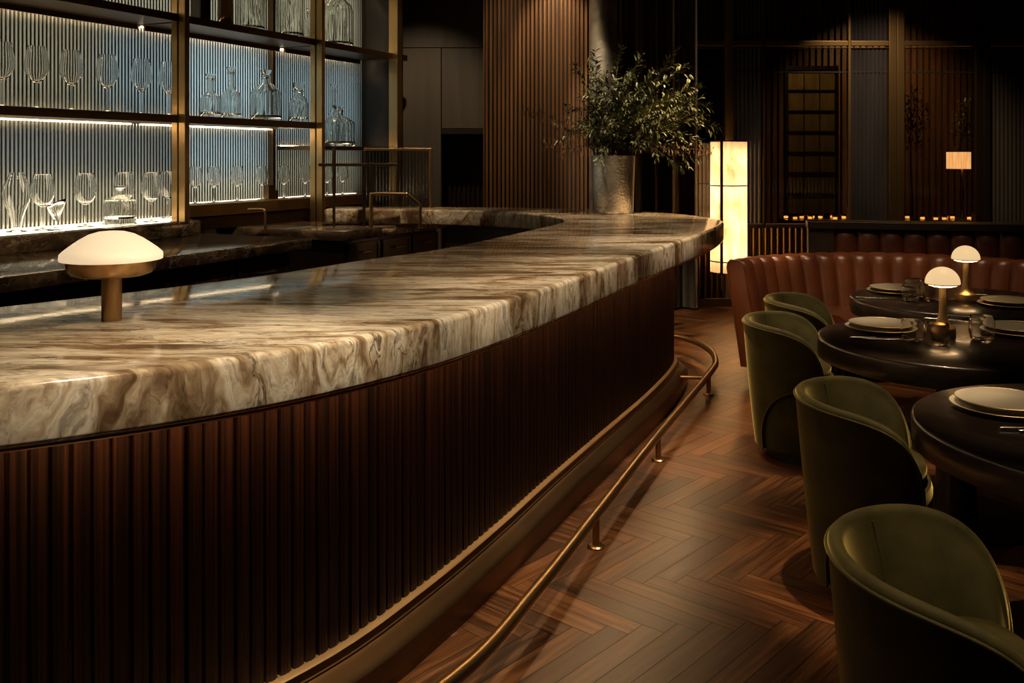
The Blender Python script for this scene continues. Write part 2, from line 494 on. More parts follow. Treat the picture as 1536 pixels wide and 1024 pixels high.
# curtain
def curtain():
    x0, x1, Y = .99, 1.86, 9.35
    m = MB(); n = 150; vs = []; L = x1-x0
    rnd = random.Random(5); ph = [rnd.uniform(0, 6) for _ in range(4)]
    zs = [.02, 1.2, 2.5, 3.6]
    def off(x, z): return .055*math.sin(x*34+.8*math.sin(x*7+ph[0])+.12*z)+.018*math.sin(x*83+ph[1])
    for side in (0, .012):
        for z in zs:
            for i in range(n+1):
                x = x0+L*i/n; vs.append((x, Y+side+off(x, z), z))
    k = n+1; nz = len(zs); fs = []
    for s in range(2):
        for r in range(nz-1):
            for i in range(n):
                a = s*nz*k+r*k+i; fs.append((a, a+1, a+k+1, a+k))
    for i in range(n):
        fs.append((i, i+1, nz*k+i+1, nz*k+i)); b = (nz-1)*k+i; fs.append((b, b+1, nz*k+b+1, nz*k+b))
    for i in (0, n):
        for r in range(nz-1):
            a = r*k+i; fs.append((a, a+k, nz*k+a+k, nz*k+a))
    m.add(vs, fs)
    t = thing('curtain', 'long dark brown drape hanging in folds between silver column and tall wall lantern', 'curtain', (1.42, Y, 0))
    m.build('drape', M_curtain, t, 80)
    MB().tube([(x0-.05, Y, 3.66), (x1+.05, Y, 3.66)], .018).build('curtain_rail', M_bronze, t)
    for i in range(10):
        x = x0+.04+i*(L-.08)/9; MB().tube([(x, Y, 3.58), (x, Y, 3.641)], .006, 6).build('hook', M_bronze, t)
curtain()

# ------------------------------------------------------------------ glazed partition wall
GY = 9.6
def gx(px): return sx(px, GY)
def gz(py): return EYE+(HOR-py)/F*GY
def fluted_strip(x0, x1, y, z0, z1, pitch, amp, sub=5):
    """wavy sheet with thickness, fluted along x"""
    m = MB(); n = max(2, int((x1-x0)/pitch))*sub; vs = []
    for side in (0, 1):
        for z in (z0, z1):
            for i in range(n+1):
                x = x0+(x1-x0)*i/n; ph = (i % sub)/sub
                yy = y-amp*math.sin(PI*ph) if side == 0 else y+.008
                vs.append((x, yy, z))
    k = n+1; fs = []
    for i in range(n):
        fs.append((i, i+1, k+i+1, k+i)); fs.append((2*k+i, 3*k+i, 3*k+i+1, 2*k+i+1))
        fs.append((i, 2*k+i, 2*k+i+1, i+1)); fs.append((k+i, k+i+1, 3*k+i+1, 3*k+i))
    fs.append((0, k, 3*k, 2*k)); fs.append((n, 2*k+n, 3*k+n, k+n))
    return m.add(vs, fs)
def partition():
    zt = 3.748; ztr = gz(66)
    t = thing('window_1', None, None, (3.9, GY, 0)); struct(t)
    spans = [(1034, 1040, M_bronze, .05), (1087, 1099, M_brass, .09), (1143, 1147, M_bronze, .06), (1271, 1275, M_brass, .06),
             (1331, 1342.5, M_brass, .10), (1343, 1354, M_brass, .10), (1460, 1471.5, M_bronze, .10), (1472, 1482, M_bronze, .10)]
    for a, b, mt, d in spans:
        MB().box(gx(a), gx(b), GY-d/2, GY+d/2, 0.0, zt).build('mullion', mt, t, 0, .004)
    edges = [(1040, 1087), (1099, 1143), (1147, 1271), (1275, 1331), (1354, 1460), (1482, 1600)]
    kinds = [M_pane, M_darkflute, M_pane, M_darkflute, M_pane, M_greyflute]
    for (a, b), mt in zip(edges, kinds):
        x0, x1 = gx(a), min(gx(b), 6.6)
        MB().box(x0, x1, GY-.03, GY+.03, ztr-.022, ztr+.03).build('transom', M_brass, t, 0, .004)
        MB().box(x0, x1, GY-.025, GY+.025, ztr-.045, ztr-.036).build('transom_bead', M_bronze, t, 0)
        fluted_strip(x0, x1, GY, .84, ztr-.045, .036 if mt is M_pane else .042, .007 if mt is M_pane else .012).build('glass_pane', mt, t, 60)
        fluted_strip(x0, x1, GY, ztr+.03, zt, .036 if mt is M_pane else .042, .007 if mt is M_pane else .012).build('glass_pane', mt, t, 60)
        MB().box(x0, x1, GY-.012, GY+.022, gz(109), gz(107)).build('glazing_bar', M_black, t, 0)
        MB().box(x0, x1, GY-.05, GY+.05, .80, .845).build('sill', M_bronze, t, 0, .004)
    w = fluted_strip(gx(1034), gx(1600) if gx(1600) < 6.6 else 6.6, GY-.02, .0, .80, .062, .03, 6)
    struct(w.build('wall_wainscot', M_plinth, None, 60))
    struct(MB().box(gx(1034), 6.6, GY-.08, GY-.05, 0, .085).build('baseboard_back', M_bronze, None, 0, .004))
partition()

# the room beyond the partition
def beyond():
    Y = 12.6; m = MB(); m.m = 1; m.box(1.2, 6.6, Y, Y+.1, 0, 3.75); m.m = 0
    x = 1.3
    while x < 6.5: m.box(x, x+.055, Y-.04, Y, 0, 3.75); x += .085
    struct(m.build('wall_far', [M_slat, M_slat_back], smooth=0))
    # gridded window; warm panel colour stands in for its backlit shade
    Yg = 11.0; x0, x1 = sx(1182, Yg), sx(1252, Yg)
    t = thing('grid_window', 'gold gridded window glimpsed behind the ribbed glass wall, between two dark panels', 'screen', ((x0+x1)/2, Yg, 0))
    MB().box(x0, x1, Yg, Yg+.02, .12, 2.55).build('panel', M_grid, t, 0)
    f = MB()
    f.box(x0-.04, x0, Yg-.02, Yg+.04, 0, 2.6); f.box(x1, x1+.04, Yg-.02, Yg+.04, 0, 2.6)
    f.box(x0, x1, Yg-.02, Yg+.04, 2.55, 2.6); f.box(x0, x1, Yg-.02, Yg+.04, .08, .12)
    f.build('frame', M_black, t, 0)
    g = MB()
    for i in range(1, 10): z = .12+i*.243; g.box(x0, x1, Yg-.012, Yg, z, z+.012)
    for i in range(1, 3): x = x0+(x1-x0)*i/3; g.box(x, x+.01, Yg-.012, Yg, .12, 2.55)
    g.build('lattice', M_black, t, 0)
beyond()

# ------------------------------------------------------------------ bar
O_PTS = [(-2.2, 1.27), (-1.5, 1.53), (-.96, 1.765), (-.56, 2.035), (-.24, 2.40), (.01, 2.85), (.24, 3.35), (.455, 3.86), (.735, 4.5), (1.095, 5.32), (1.35, 6.0), (1.42, 6.40), (1.29, 6.95), (.956, 7.42), (.4, 7.76), (-.157, 7.92), (-.74, 8.0), (-1.54, 8.06)]
I_PTS = [(-1.54, 7.65), (-.74, 7.60), (-.05, 7.33), (.20, 7.02), (.34, 6.62), (.35, 6.30), (.25, 5.88), (-.29, 4.47), (-.638, 3.88), (-.95, 3.33), (-1.468, 2.69), (-2.0, 2.2), (-2.5, 1.85)]
OUT = resample([Vector((p.x, p.y)) for p in catmull([(x, y, 0) for x, y in O_PTS], 14)], .045)
INN = resample([Vector((p.x, p.y)) for p in catmull([(x, y, 0) for x, y in I_PTS], 14)], .045)
def offset(P, d):     # positive = to the left of travel (towards the inside of the bar)
    return [p+n*d for p, n in zip(P, normals2(P))]
def countertop():
    m = MB(); r = .017
    loop = OUT+INN; k = len(loop)
    nn = []
    for i in range(k):
        a = loop[(i-1) % k]; b = loop[(i+1) % k]; d = (b-a).normalized(); nn.append(Vector((-d.y, d.x)))
    prof = [(.014, -ST), (.004, -ST+.004), (0, -ST+.014)]
    prof += [(r-r*math.cos(a), -r+r*math.sin(a)) for a in [PI/2*i/5 for i in range(6)]]
    vs = []
    for d, z in prof:
        for p, n in zip(loop, nn): vs.append((p.x+n.x*d, p.y+n.y*d, ZT+z))
    fs = []
    for j in range(len(prof)-1):
        for i in range(k):
            i2 = (i+1) % k; fs.append((j*k+i, j*k+i2, (j+1)*k+i2, (j+1)*k+i))
    fs.append(tuple(range((len(prof)-1)*k, len(prof)*k))); fs.append(tuple(range(k-1, -1, -1)))
    m.add(vs, fs)
    o = m.build('bar_countertop', M_marble, None, 50)
    meta(o, 'long curved bar top in cream and brown veined polished marble', 'countertop')
countertop()
PAN = offset(OUT, .325)
PAN = [p for p in PAN if not (p.x < -.55 and p.y > 7)]
def bar_base():
    t = thing('bar_counter', 'dark fluted rosewood bar front standing on a stepped brass plinth', 'bar', (.0, 3.6, 0))
    fine = resample(PAN, .003)
    nn = normals2(fine); z0, z1 = .15, ZT-ST
    pitch = .043; vs = []; uvs = []; s = 0; rnd = random.Random(1); tl = {}
    for i, (p, n) in enumerate(zip(fine, nn)):
        if i: s += (p-fine[i-1]).length
        ph = (s % pitch)/pitch; idx = int(s/pitch)
        if ph < .16: d = .020
        else:
            q = (ph-.14)/.86; d = .0035*(2*q-1)**2 + .0028*(1-abs(math.sin(q*PI*3.5)))
        off = tl.setdefault(idx, rnd.random()*6)
        vs.append((p.x+n.x*d, p.y+n.y*d)); uvs.append((s+off, 0))
    k = len(vs)
    V = [(x, y, z0) for x, y in vs]+[(x, y, z1) for x, y in vs]
    Fc = [(i, i+1, k+i+1, k+i) for i in range(k-1)]
    me = bpy.data.meshes.new('fluted_panel'); me.from_pydata(V, [], Fc); me.materials.append(M_flute)
    ul = me.uv_layers.new(name='UVMap')
    for l in me.loops:
        vi = l.vertex_index; ul.data[l.index].uv = (uvs[vi % k][0], 0 if vi < k else z1-z0)
    link(me, 'fluted_panel', t, 50)
    # plinth
    ledge_prof = [(-.03, .165), (.018, .162), (.0215, .158)]
    prof = [(.0215, .158), (.0235, .146), (.0265, .139), (.030, .1365), (.0315, .131), (.036, .131), (.0375, .136), (.05, .128), (.07, .112), (.084, .104), (.09, .098), (.09, .034), (.082, .03), (.082, .0)]
    P = resample(PAN, .05); n2 = normals2(P); k = len(P); vs = []
    for pf, nm, mt in ((prof, 'plinth', M_plinth), (ledge_prof, 'plinth_ledge', M_ledgebr)):
        vs = []
        for d, z in pf:
            for p, n in zip(P, n2): vs.append((p.x-n.x*d, p.y-n.y*d, z))
        fs = [(j*k+i, j*k+i+1, (j+1)*k+i+1, (j+1)*k+i) for j in range(len(pf)-1) for i in range(k-1)]
        me = bpy.data.meshes.new(nm); me.from_pydata(vs, [], fs); me.materials.append(mt)
        link(me, nm, t, 28)
    # inside face of the bar
    P = [p for p in offset(INN, .06) if not (p.x < -.55 and p.y > 6.5)]; k = len(P)
    me = bpy.data.meshes.new('staff_side_panel')
    me.from_pydata([(p.x, p.y, 0) for p in P]+[(p.x, p.y, ZT-ST) for p in P], [], [(i, i+1, k+i+1, k+i) for i in range(k-1)])
    me.materials.append(M_dwood); link(me, 'staff_side_panel', t, 50)
    # brass bead and led strip under the overhang
    P = [p for p in offset(OUT, .02) if not (p.x < -.55 and p.y > 7)]; me = MB().tube([(p.x, p.y, ZT-ST-.0048) for p in P], .004, 6).build('edge_bead', M_brass, t)
    a, b = [[p for p in offset(OUT, q) if not (p.x < -.55 and p.y > 7)] for q in (.240, .258)]
    k = min(len(a), len(b)); a, b = a[:k], b[:k]
    k = len(a)
    me = bpy.data.meshes.new('light_strip')
    me.from_pydata([(p.x, p.y, ZT-ST-.006) for p in a]+[(p.x, p.y, ZT-ST-.006) for p in b], [], [(i, i+1, k+i+1, k+i) for i in range(k-1)])
    me.materials.append(M_ledbar); link(me, 'light_strip', t, 0)
bar_base()
def foot_rail():
    pts = [(-1.1, 1.62), (-.62, 1.94), (-.167, 2.487), (.071, 3.0), (.326, 3.65), (.723, 4.667), (1.275, 6.03), (1.395, 6.40), (1.43, 6.76), (1.37, 7.10), (1.20, 7.36), (.86, 7.66), (.3, 7.94)]
    P = resample(catmull([(x, y, .13) for x, y in pts], 12), .04)
    t = thing('foot_rail', 'round brass foot rail curving along the foot of the bar', 'rail', (.5, 4.2, 0))
    MB().tube(P, .021, 14).build('rail', M_rail, t, 60)
    for (x, y) in ((-.55, 2.02), (.326, 3.66), (.735, 4.70), (1.262, 6.0), (1.05, 7.5)):
        q = min(P, key=lambda p: (p.x-x)**2+(p.y-y)**2)
        po = MB().tube([(q.x, q.y, .012), (q.x, q.y, .112)], .014, 14).build('post', M_rail, t)
        MB().lathe([(0, 0), (.034, 0), (.034, .006), (.028, .011), (.014, .012), (0, .012)], 24, (q.x, q.y, 0)).build('flange', M_rail, po)
    q = min(P, key=lambda p: (p.x-1.23)**2+(p.y-5.93)**2)
    MB().tube([(q.x, q.y, .125), (q.x-.16, q.y+.02, .125)], .010, 10).build('bracket', M_rail, t)
foot_rail()

# ------------------------------------------------------------------ back bar
ZW = .97
def worktops():
    for nm, u0, u1, v0, v1, lab in (('back_worktop', .4, 5.216, -5.6, -4.0, 'long brown marble worktop behind the bar at left, below the stemware ledge'),
                                    ('back_worktop', 5.78, 7.35, -5.6, -4.13, 'short brown marble worktop in far corner, below the framed glass screen')):
        m = MB().ub(u0, u1, v0, v1, ZW-.075, ZW)
        meta(m.build(nm, M_dmarble, None, 30, .006), lab, 'worktop', 'marble worktops behind the bar')
    def ledge(u0, ua, ub_, v0, v1, z0, z1): return MB().hexa([W(u0, v1, z0), W(u0, v0, z0), W(ub_, v0, z0), W(ua, v1, z0), W(u0, v1, z1), W(u0, v0, z1), W(ub_, v0, z1), W(ua, v1, z1)])
    m = ledge(.4, 5.10, 5.46, -5.58, -4.9, ZW, 1.07)
    o = m.build('stemware_ledge', M_dmarble, None, 30, .005)
    meta(o, 'raised dark marble ledge with a glowing top holding wine glasses at left', 'ledge')
    ledge(.5, 4.925, 5.36, -5.40, -5.02, 1.0701, 1.0745).build('light_panel', M_ledlow, o, 0)
    # cabinets
    def cab(u0, u1, v0, v1, lab, nd):
        t = thing('drawer_cabinet', lab, 'cabinet', W((u0+u1)/2, (v0+v1)/2, 0), 0, 'under-counter cabinets behind the bar')
        MB().ub(u0, u1, v0, v1, .08, ZW-.0755).build('body', M_dwood, t, 0, .004)
        MB().ub(u0+.02, u1-.02, v0, v1-.06, 0, .08).build('toe_kick', M_black, t, 0)
        w = (u1-u0)/nd
        for i in range(nd):
            a, b = u0+i*w+.02, u0+(i+1)*w-.02
            for z0, z1 in ((.62, .86), (.12, .60)):
                d = MB().ub(a, b, v1, v1+.02, z0, z1)
                for (p, q, r, s) in ((a, b, z0, z0+.03), (a, b, z1-.03, z1), (a, a+.03, z0+.03, z1-.03), (b-.03, b, z0+.03, z1-.03)):
                    d.ub(p, q, v1+.02, v1+.028, r, s)
                dr = d.build('drawer', M_dwood, t, 0, .002)
                c = (a+b)/2; zh = z1-.075
                MB().tube([W(c-.07, v1+.02, zh), W(c-.07, v1+.055, zh), W(c+.07, v1+.055, zh), W(c+.07, v1+.02, zh)], .006, 8).build('handle', M_brass, dr)
    cab(.5, 2.9, -5.55, -4.07, 'dark wooden cabinet under left marble worktop, mostly hidden by the bar', 4)
    cab(2.92, 5.05, -5.55, -4.07, 'dark wooden drawer cabinet under left marble worktop beside the gap', 4)
    cab(5.9, 7.3, -5.55, -4.22, 'dark wooden drawer cabinet with brass handles under the corner worktop', 3)
worktops()

GV = -5.42
def ushelf(t, u0, u1, zb, th, depth0=-5.40, v1=-4.95, led=True):
    s = MB().ub(u0, u1, depth0, v1, zb, zb+th).build('shelf', M_bronze, t, 0, .003)
    if not led:
        MB().ub(u0+.02, u1-.2, -5.392, -5.386, zb+th, zb+th+.004).build('light_strip', M_led, s, 0); return
    MB().ub(u0+.02, u1-.02, -5.385, -5.377, zb-.006, zb).build('light_strip', M_led, s, 0)
    if zb > 2: MB().ub(u0+.01, u1-.01, -5.345, -5.33, zb-.035, zb).build('pelmet', M_bronze, s, 0)
    MB().ub(u0+.02, u1-.02, -5.392, -5.384, zb+th, zb+th+.005).build('light_strip', M_led, s, 0)
def reeded(t, u0, u1, z0, z1):
    pitch = .029; sub = 8; n = int((u1-u0)/pitch)*sub; m = MB(); vs = []
    for z in (z0, z1):
        for i in range(n+1):
            u = u0+(u1-u0)*i/n; ph = (i % sub)/sub
            vs.append(W(u, GV+.012*math.sin(PI*ph)**.8, z))
    for z in (z0, z1):
        vs.append(W(u0, GV-.012, z)); vs.append(W(u1, GV-.012, z))
    k = n+1
    m.add(vs, [(i, i+1, k+i+1, k+i) for i in range(n)])
    m.mi = [1 if i % sub in (0, 1, sub-1) else 0 for i in range(n)]
    m.build('reeded_glass_panel', [M_backglass, M_cusp], t, 60)
def shelving():
    t = thing('back_bar_shelving', 'bronze back bar shelving with backlit reeded glass panels behind the marble counters', 'shelving', W(6, -5.2, 0))
    ends = [2.6, 4.94, 6.45, 7.85]
    topz = 3.74
    # front posts
    for u, z0, mt in ((2.6, 1.0705, M_brass), (4.93, 1.0705, M_brass), (6.50, ZW, M_brass)):
        MB().ub(u, u+.045, -5.01, -4.955, z0, topz).build('post', mt, t, 0, .003)
        MB().ub(u+.003, u+.048, -4.945, -4.885, z0, topz).build('post', mt, t, 0, .003)
    MB().ub(7.72, 7.80, -5.0, -4.90, ZW, topz).build('post', M_brass, t, 0, .003)
    for u in (6.44, 7.86):
        MB().ub(u, u+.03, -5.43, -5.36, ZW, topz).build('back_stile', M_bronze, t, 0, .003)
    # shelves: bays one and two at the same heights
    ushelf(t, 2.65, 4.93, 1.77, .055); ushelf(t, 4.98, 6.50, 1.77, .055)
    ushelf(t, 2.65, 4.93, 2.483, .055); ushelf(t, 4.98, 6.50, 2.483, .055); ushelf(t, 6.55, 7.72, 2.483, .055)
    ushelf(t, 6.55, 7.86, 1.59, .035, -5.40, -5.0, False)
    ushelf(t, 2.65, 4.93, 3.20, .055); ushelf(t, 4.98, 6.50, 3.20, .055); ushelf(t, 6.55, 7.72, 3.20, .055)
    # low ledge of bays two and three
    def skew(ua, ub_, u1, v0, v1, z0, z1): return MB().hexa([W(ua, v1, z0), W(ub_, v0, z0), W(u1, v0, z0), W(u1, v1, z0), W(ua, v1, z1), W(ub_, v0, z1), W(u1, v0, z1), W(u1, v1, z1)])
    skew(5.245, 5.385, 7.80, -5.41, -5.15, 1.075, 1.167).build('low_ledge', M_brass, t, 0, .004)
    skew(5.245, 5.385, 7.80, -5.41, -5.17, ZW+.0005, 1.068).build('ledge_apron', M_bronze, t, 0, .004)
    MB().ub(5.5, 7.7, -5.40, -5.37, 1.167, 1.171).build('light_strip', M_ledlow, t, 0)
    # reeded glass
    for a, b in ((2.6, 5.47), (5.47, 6.44), (6.47, 7.86)): reeded(t, a, b, 1.0752, topz)
    MB().ub(7.86, 7.95, -5.44, -4.98, ZW, topz).build('end_panel', M_black, t, 0, .003)
    MB().ub(7.80, 7.95, -5.0, -4.93, 2.483, 2.538).build('shelf_end', M_bronze, t, 0)
shelving()

# ------------------------------------------------------------------ glassware
def wall_of(prof, th):   # closed glass wall from an outer profile (bottom to top)
    inner = [(max(r-th, .0008), z) for r, z in prof[::-1]]
    return prof+inner
def wine_glass(h, wide=1.0, label='x', shape=0):
    t = thing('wine_glass', label, 'wine glass')
    foot = [(0, 0), (.18*h, 0), (.185*h, .006*h), (.06*h, .022*h), (.022*h, .05*h), (0, .05*h)]
    MB().lathe(foot, 28).build('foot', M_glass, t, 50, local=True)
    MB().lathe([(0, .051*h), (.021*h, .051*h), (.017*h, .2*h), (.02*h, .405*h), (0, .405*h)], 14).build('stem', M_glass, t, 60, local=True)
    if shape == 0: pr = [(.0, .41), (.03, .412), (.075, .455), (.125, .52), (.17, .595), (.188, .65), (.187, .70), (.172, .80), (.152, .90), (.138, 1.0)]
    else: pr = [(.0, .41), (.03, .412), (.09, .445), (.15, .51), (.19, .60), (.198, .68), (.192, .78), (.17, .9), (.15, 1.0)]
    pr = [(r*h*wide, z*h) for r, z in pr]
    th = .016*h
    inner = [(max(r-th, .0006), max(z, .43*h) if i else z) for i, (r, z) in enumerate(pr[::-1])]
    inner = [(max(r-th, .0006), z) for r, z in pr[::-1] if z > .44*h]+[(.0006, .445*h)]
    MB().lathe(pr+[(pr[-1][0]-th/2, pr[-1][1]+th/3)]+inner, 32).build('bowl', M_glass, t, 60, local=True)
    return t
wg = wine_glass(.387)
mid = [(3, 'cut by the left edge of the frame'), (55, 'second from left'), (107, 'third from left'), (161, 'fourth from left'), (212, 'fifth from left'), (253, 'half behind the bronze post')]
ords = ['leftmost', 'second', 'third', 'fourth', 'fifth', 'sixth']
for px, w in mid:
    place(wg, W(pu(px, -5.15), -5.15, 1.8255), 0, 'tulip wine glass on left middle shelf, '+w, 'wine glasses on the middle shelf')
wl = wine_glass(.345, 1.02, shape=1)
for px, v, w in ((64, -5.12, 'between goblet and small coupe'), (128, -5.12, 'right of small coupe, above the bar lamp'), (186, -5.27, 'standing behind squat ribbed decanter'), (227, -5.08, 'right of squat ribbed decanter'), (252, -5.29, 'beside the bronze post')):
    place(wl, W(pu(px, v), v, 1.0748), 0, 'round-bowled wine glass on glowing marble ledge, '+w, 'wine glasses on the marble ledge')
ws = wine_glass(.284, 1.0)
for i, (px, w) in enumerate(((293, 'leftmost, half behind the post'), (321, 'second from left'), (356, 'third from left'), (393, 'fourth, in front of small dark box'), (426, 'fifth, right of small dark box'), (458, 'sixth, left of the bronze post'), (491, 'seventh, right of the bronze post'), (514, 'rightmost, behind the screen frame'))):
    place(ws, W(pu(px, -5.27), -5.27, 1.1675), 0, 'small wine glass on low bronze ledge, '+w, 'wine glasses on the low ledge')
# odd glasses on the marble ledge
def goblet():
    v = -5.12; p = W(pu(25, v), v, 1.0748)
    t = thing('hurricane_glass', 'waisted tall goblet glass on glowing ledge, near the left edge of the frame', 'goblet', p)
    MB().lathe([(0, 0), (.062, 0), (.064, .004), (.03, .012), (.026, .03), (0, .03)], 28).build('foot', M_glass, t, 50, local=True)
    pr = [(0, .032), (.028, .032), (.034, .08), (.05, .13), (.072, .18), (.08, .23), (.074, .28), (.05, .33), (.04, .36)]
    MB().lathe(wall_of(pr, .003), 32).build('bowl', M_glass, t, 60, local=True)
    v = -4.985; p = W(pu(84, v), v, 1.0748)
    t = thing('coupe_glass', 'small flared coupe glass with twisted rim between two wine glasses on the ledge', 'coupe', p)
    MB().lathe([(0, 0), (.05, 0), (.051, .004), (.015, .012), (.007, .03), (.007, .065), (0, .065)], 24).build('foot', M_glass, t, 50, local=True)
    m = MB(); pr = [(.0005, .066), (.012, .068), (.03, .10), (.05, .14), (.064, .165), (.0625, .165), (.048, .142), (.028, .103), (.0005, .072)]
    m.lathe(pr, 28); m.v = [(x, y, z+max(0, x)*.55*(z-.066)/.1) for x, y, z in m.v]
    m.build('bowl', M_glass, t, 60, local=True)
goblet()
def decanter(px, v, z, h, w, kind, label, group=None, mat=None):
    t = thing('decanter', label, 'decanter', W(pu(px, v), v, z+.0005), 0, group)
    r = w/2; n = 72
    if kind == 'tall':
        pr = [(0, 0), (r*.95, 0), (r, .012), (r, h*.42), (r*.86, h*.5), (r*.45, h*.57), (r*.34, h*.62), (r*.34, h*.93)]
        zb = (.0, h*.5)
    elif kind == 'squat':
        pr = [(0, 0), (r*.96, 0), (r, .015), (r, h*.52), (r*.93, h*.6), (r*.55, h*.70), (r*.3, h*.75), (r*.26, h*.90)]
        zb = (.0, h*.62)
    elif kind == 'round':
        pr = [(0, 0), (r*.96, 0), (r, .012), (r*.98, h*.42), (r*.8, h*.58), (r*.55, h*.66), (r*.42, h*.70), (r*.42, h*.82)]
        zb = (.0, h*.5)
    else:
        pr = [(0, 0), (r*.97, 0), (r, .012), (r, h*.70), (r*.9, h*.78), (r*.4, h*.85), (r*.3, h*.88), (r*.3, h*.97)]
        zb = (.0, h*.72)
    th = .011
    inner = [(max(a-th, .0006), b) for a, b in pr[::-1] if b > .03]+[(r-th, .045), (r*.85-th, .03), (.0006, .026)]
    b = MB(); b.lathe(pr+inner, n, rib=(24, .02, .02, zb[1]))
    b.build('body', mat or M_ribglass, t, 25, local=True)
    zt = pr[-1][1]; rn = pr[-1][0]
    MB().lathe([(rn, zt*.93), (rn*1.25, zt*.94), (rn*1.25, zt*.965), (rn, zt*.975)], 24, close=True).build('collar', M_glass, t, 50, local=True)
    if kind == 'round':
        MB().lathe([(0, zt+.001), (rn*.8, zt+.001), (rn*1.3, zt+.02), (rn*1.5, zt+.045), (rn*1.2, h), (0, h)], 24).build('stopper', M_glass, t, 50, local=True)
    else:
        MB().lathe([(0, zt+.001), (rn*.9, zt+.001), (rn*1.45, h-.012), (rn*1.4, h), (0, h)], 24).build('stopper', M_glass, t, 50, local=True)
    return t
g2 = 'decanters on the middle shelf'
decanter(316, -5.15, 1.8255, .337, .153, 'tall', 'short ribbed decanter, leftmost on the middle bay shelf', g2)
decanter(347, -5.15, 1.8255, .41, .152, 'tall', 'tall-necked ribbed decanter second from left on the middle bay shelf', g2)
decanter(399, -5.15, 1.8255, .42, .243, 'squat', 'broad ribbed decanter with sloping shoulders on the middle bay shelf', g2)
decanter(448, -5.15, 1.8255, .345, .174, 'round', 'rounded decanter with ball stopper beside the bronze post on middle bay shelf', g2)
g3 = 'decanters on the right bay shelf'
decanter(508, -5.13, 1.6255, .376, .300, 'squat', 'broad squat ribbed decanter on right bay shelf above the glass screen', g3)
decanter(501, -5.34, 1.6315, .59, .13, 'tall', 'tall slim decanter behind the squat one on right bay shelf', g3)
g4 = 'decanters on the top shelf'
decanter(376, -5.15, 2.5385, .56, .226, 'cyl', 'cylindrical ribbed decanter on top shelf, left of the other cylinder', g4)
decanter(435, -5.13, 2.5385, .56, .232, 'cyl', 'cylindrical ribbed decanter on top shelf, left of the bronze post', g4)
decanter(463, -5.16, 2.5385, .30, .12, 'squat', 'small ribbed decanter on top shelf half hidden by bronze post', g4)
decanter(506, -5.15, 2.5385, .62, .285, 'squat', 'largest ribbed decanter on top shelf, right of bronze post', g4)
decanter(180, -5.07, 1.0865, .25, .205, 'squat', 'squat ribbed decanter on glass coaster on the glowing marble ledge')
v = -5.07
o = MB().lathe([(0, 0), (.105, 0), (.11, .004), (.11, .010), (0, .010)], 48, tuple(W(pu(180, v), v, 1.0752)), rib=(36, .02, .002, .012)).build('glass_coaster', M_ribglass, None, 40)
meta(o, 'round ribbed glass coaster under the squat decanter on marble ledge', 'coaster')
# dark bottle and tumbler on the top shelf
v = -5.14
t = thing('bottle', 'black square bottle on top shelf at the left of the middle bay', 'bottle', W(pu(301, v), v, 2.5385), BROT)
m = MB(); m.box(-.055, .055, -.055, .055, 0, .30); m.build('body', M_black, t, 0, .012, True)
MB().lathe([(0, .3), (.022, .3), (.02, .38), (.024, .40), (0, .40)], 20).build('neck', M_black, t, 40, local=True)
t = thing('tumbler', 'smoky amber tumbler on top shelf beside black bottle', 'tumbler', W(pu(338, v), v, 2.5385))
pr = [(0, 0), (.045, 0), (.056, .02), (.062, .09), (.060, .2), (.055, .26)]
MB().lathe(wall_of(pr, .004)[:-1]+[(.0006, .02)], 32).build('cup', M_glassd, t, 50, local=True)
MB().lathe([(0, .0205), (.048, .0205), (.053, .07), (0, .07)], 28).build('drink', M_glassd, t, 50, local=True)
# small dark box on low ledge
t = thing('menu_box', 'small dark stepped box on low ledge behind wine glasses', 'box', W(pu(405, -5.31), -5.31, 1.1675), BROT)
MB().box(-.05, .03, -.03, .03, 0, .12).build('tall_block', M_bronze, t, 0, .003, True)
MB().box(.031, .075, -.03, .03, 0, .075).build('short_block', M_bronze, t, 0, .003, True)

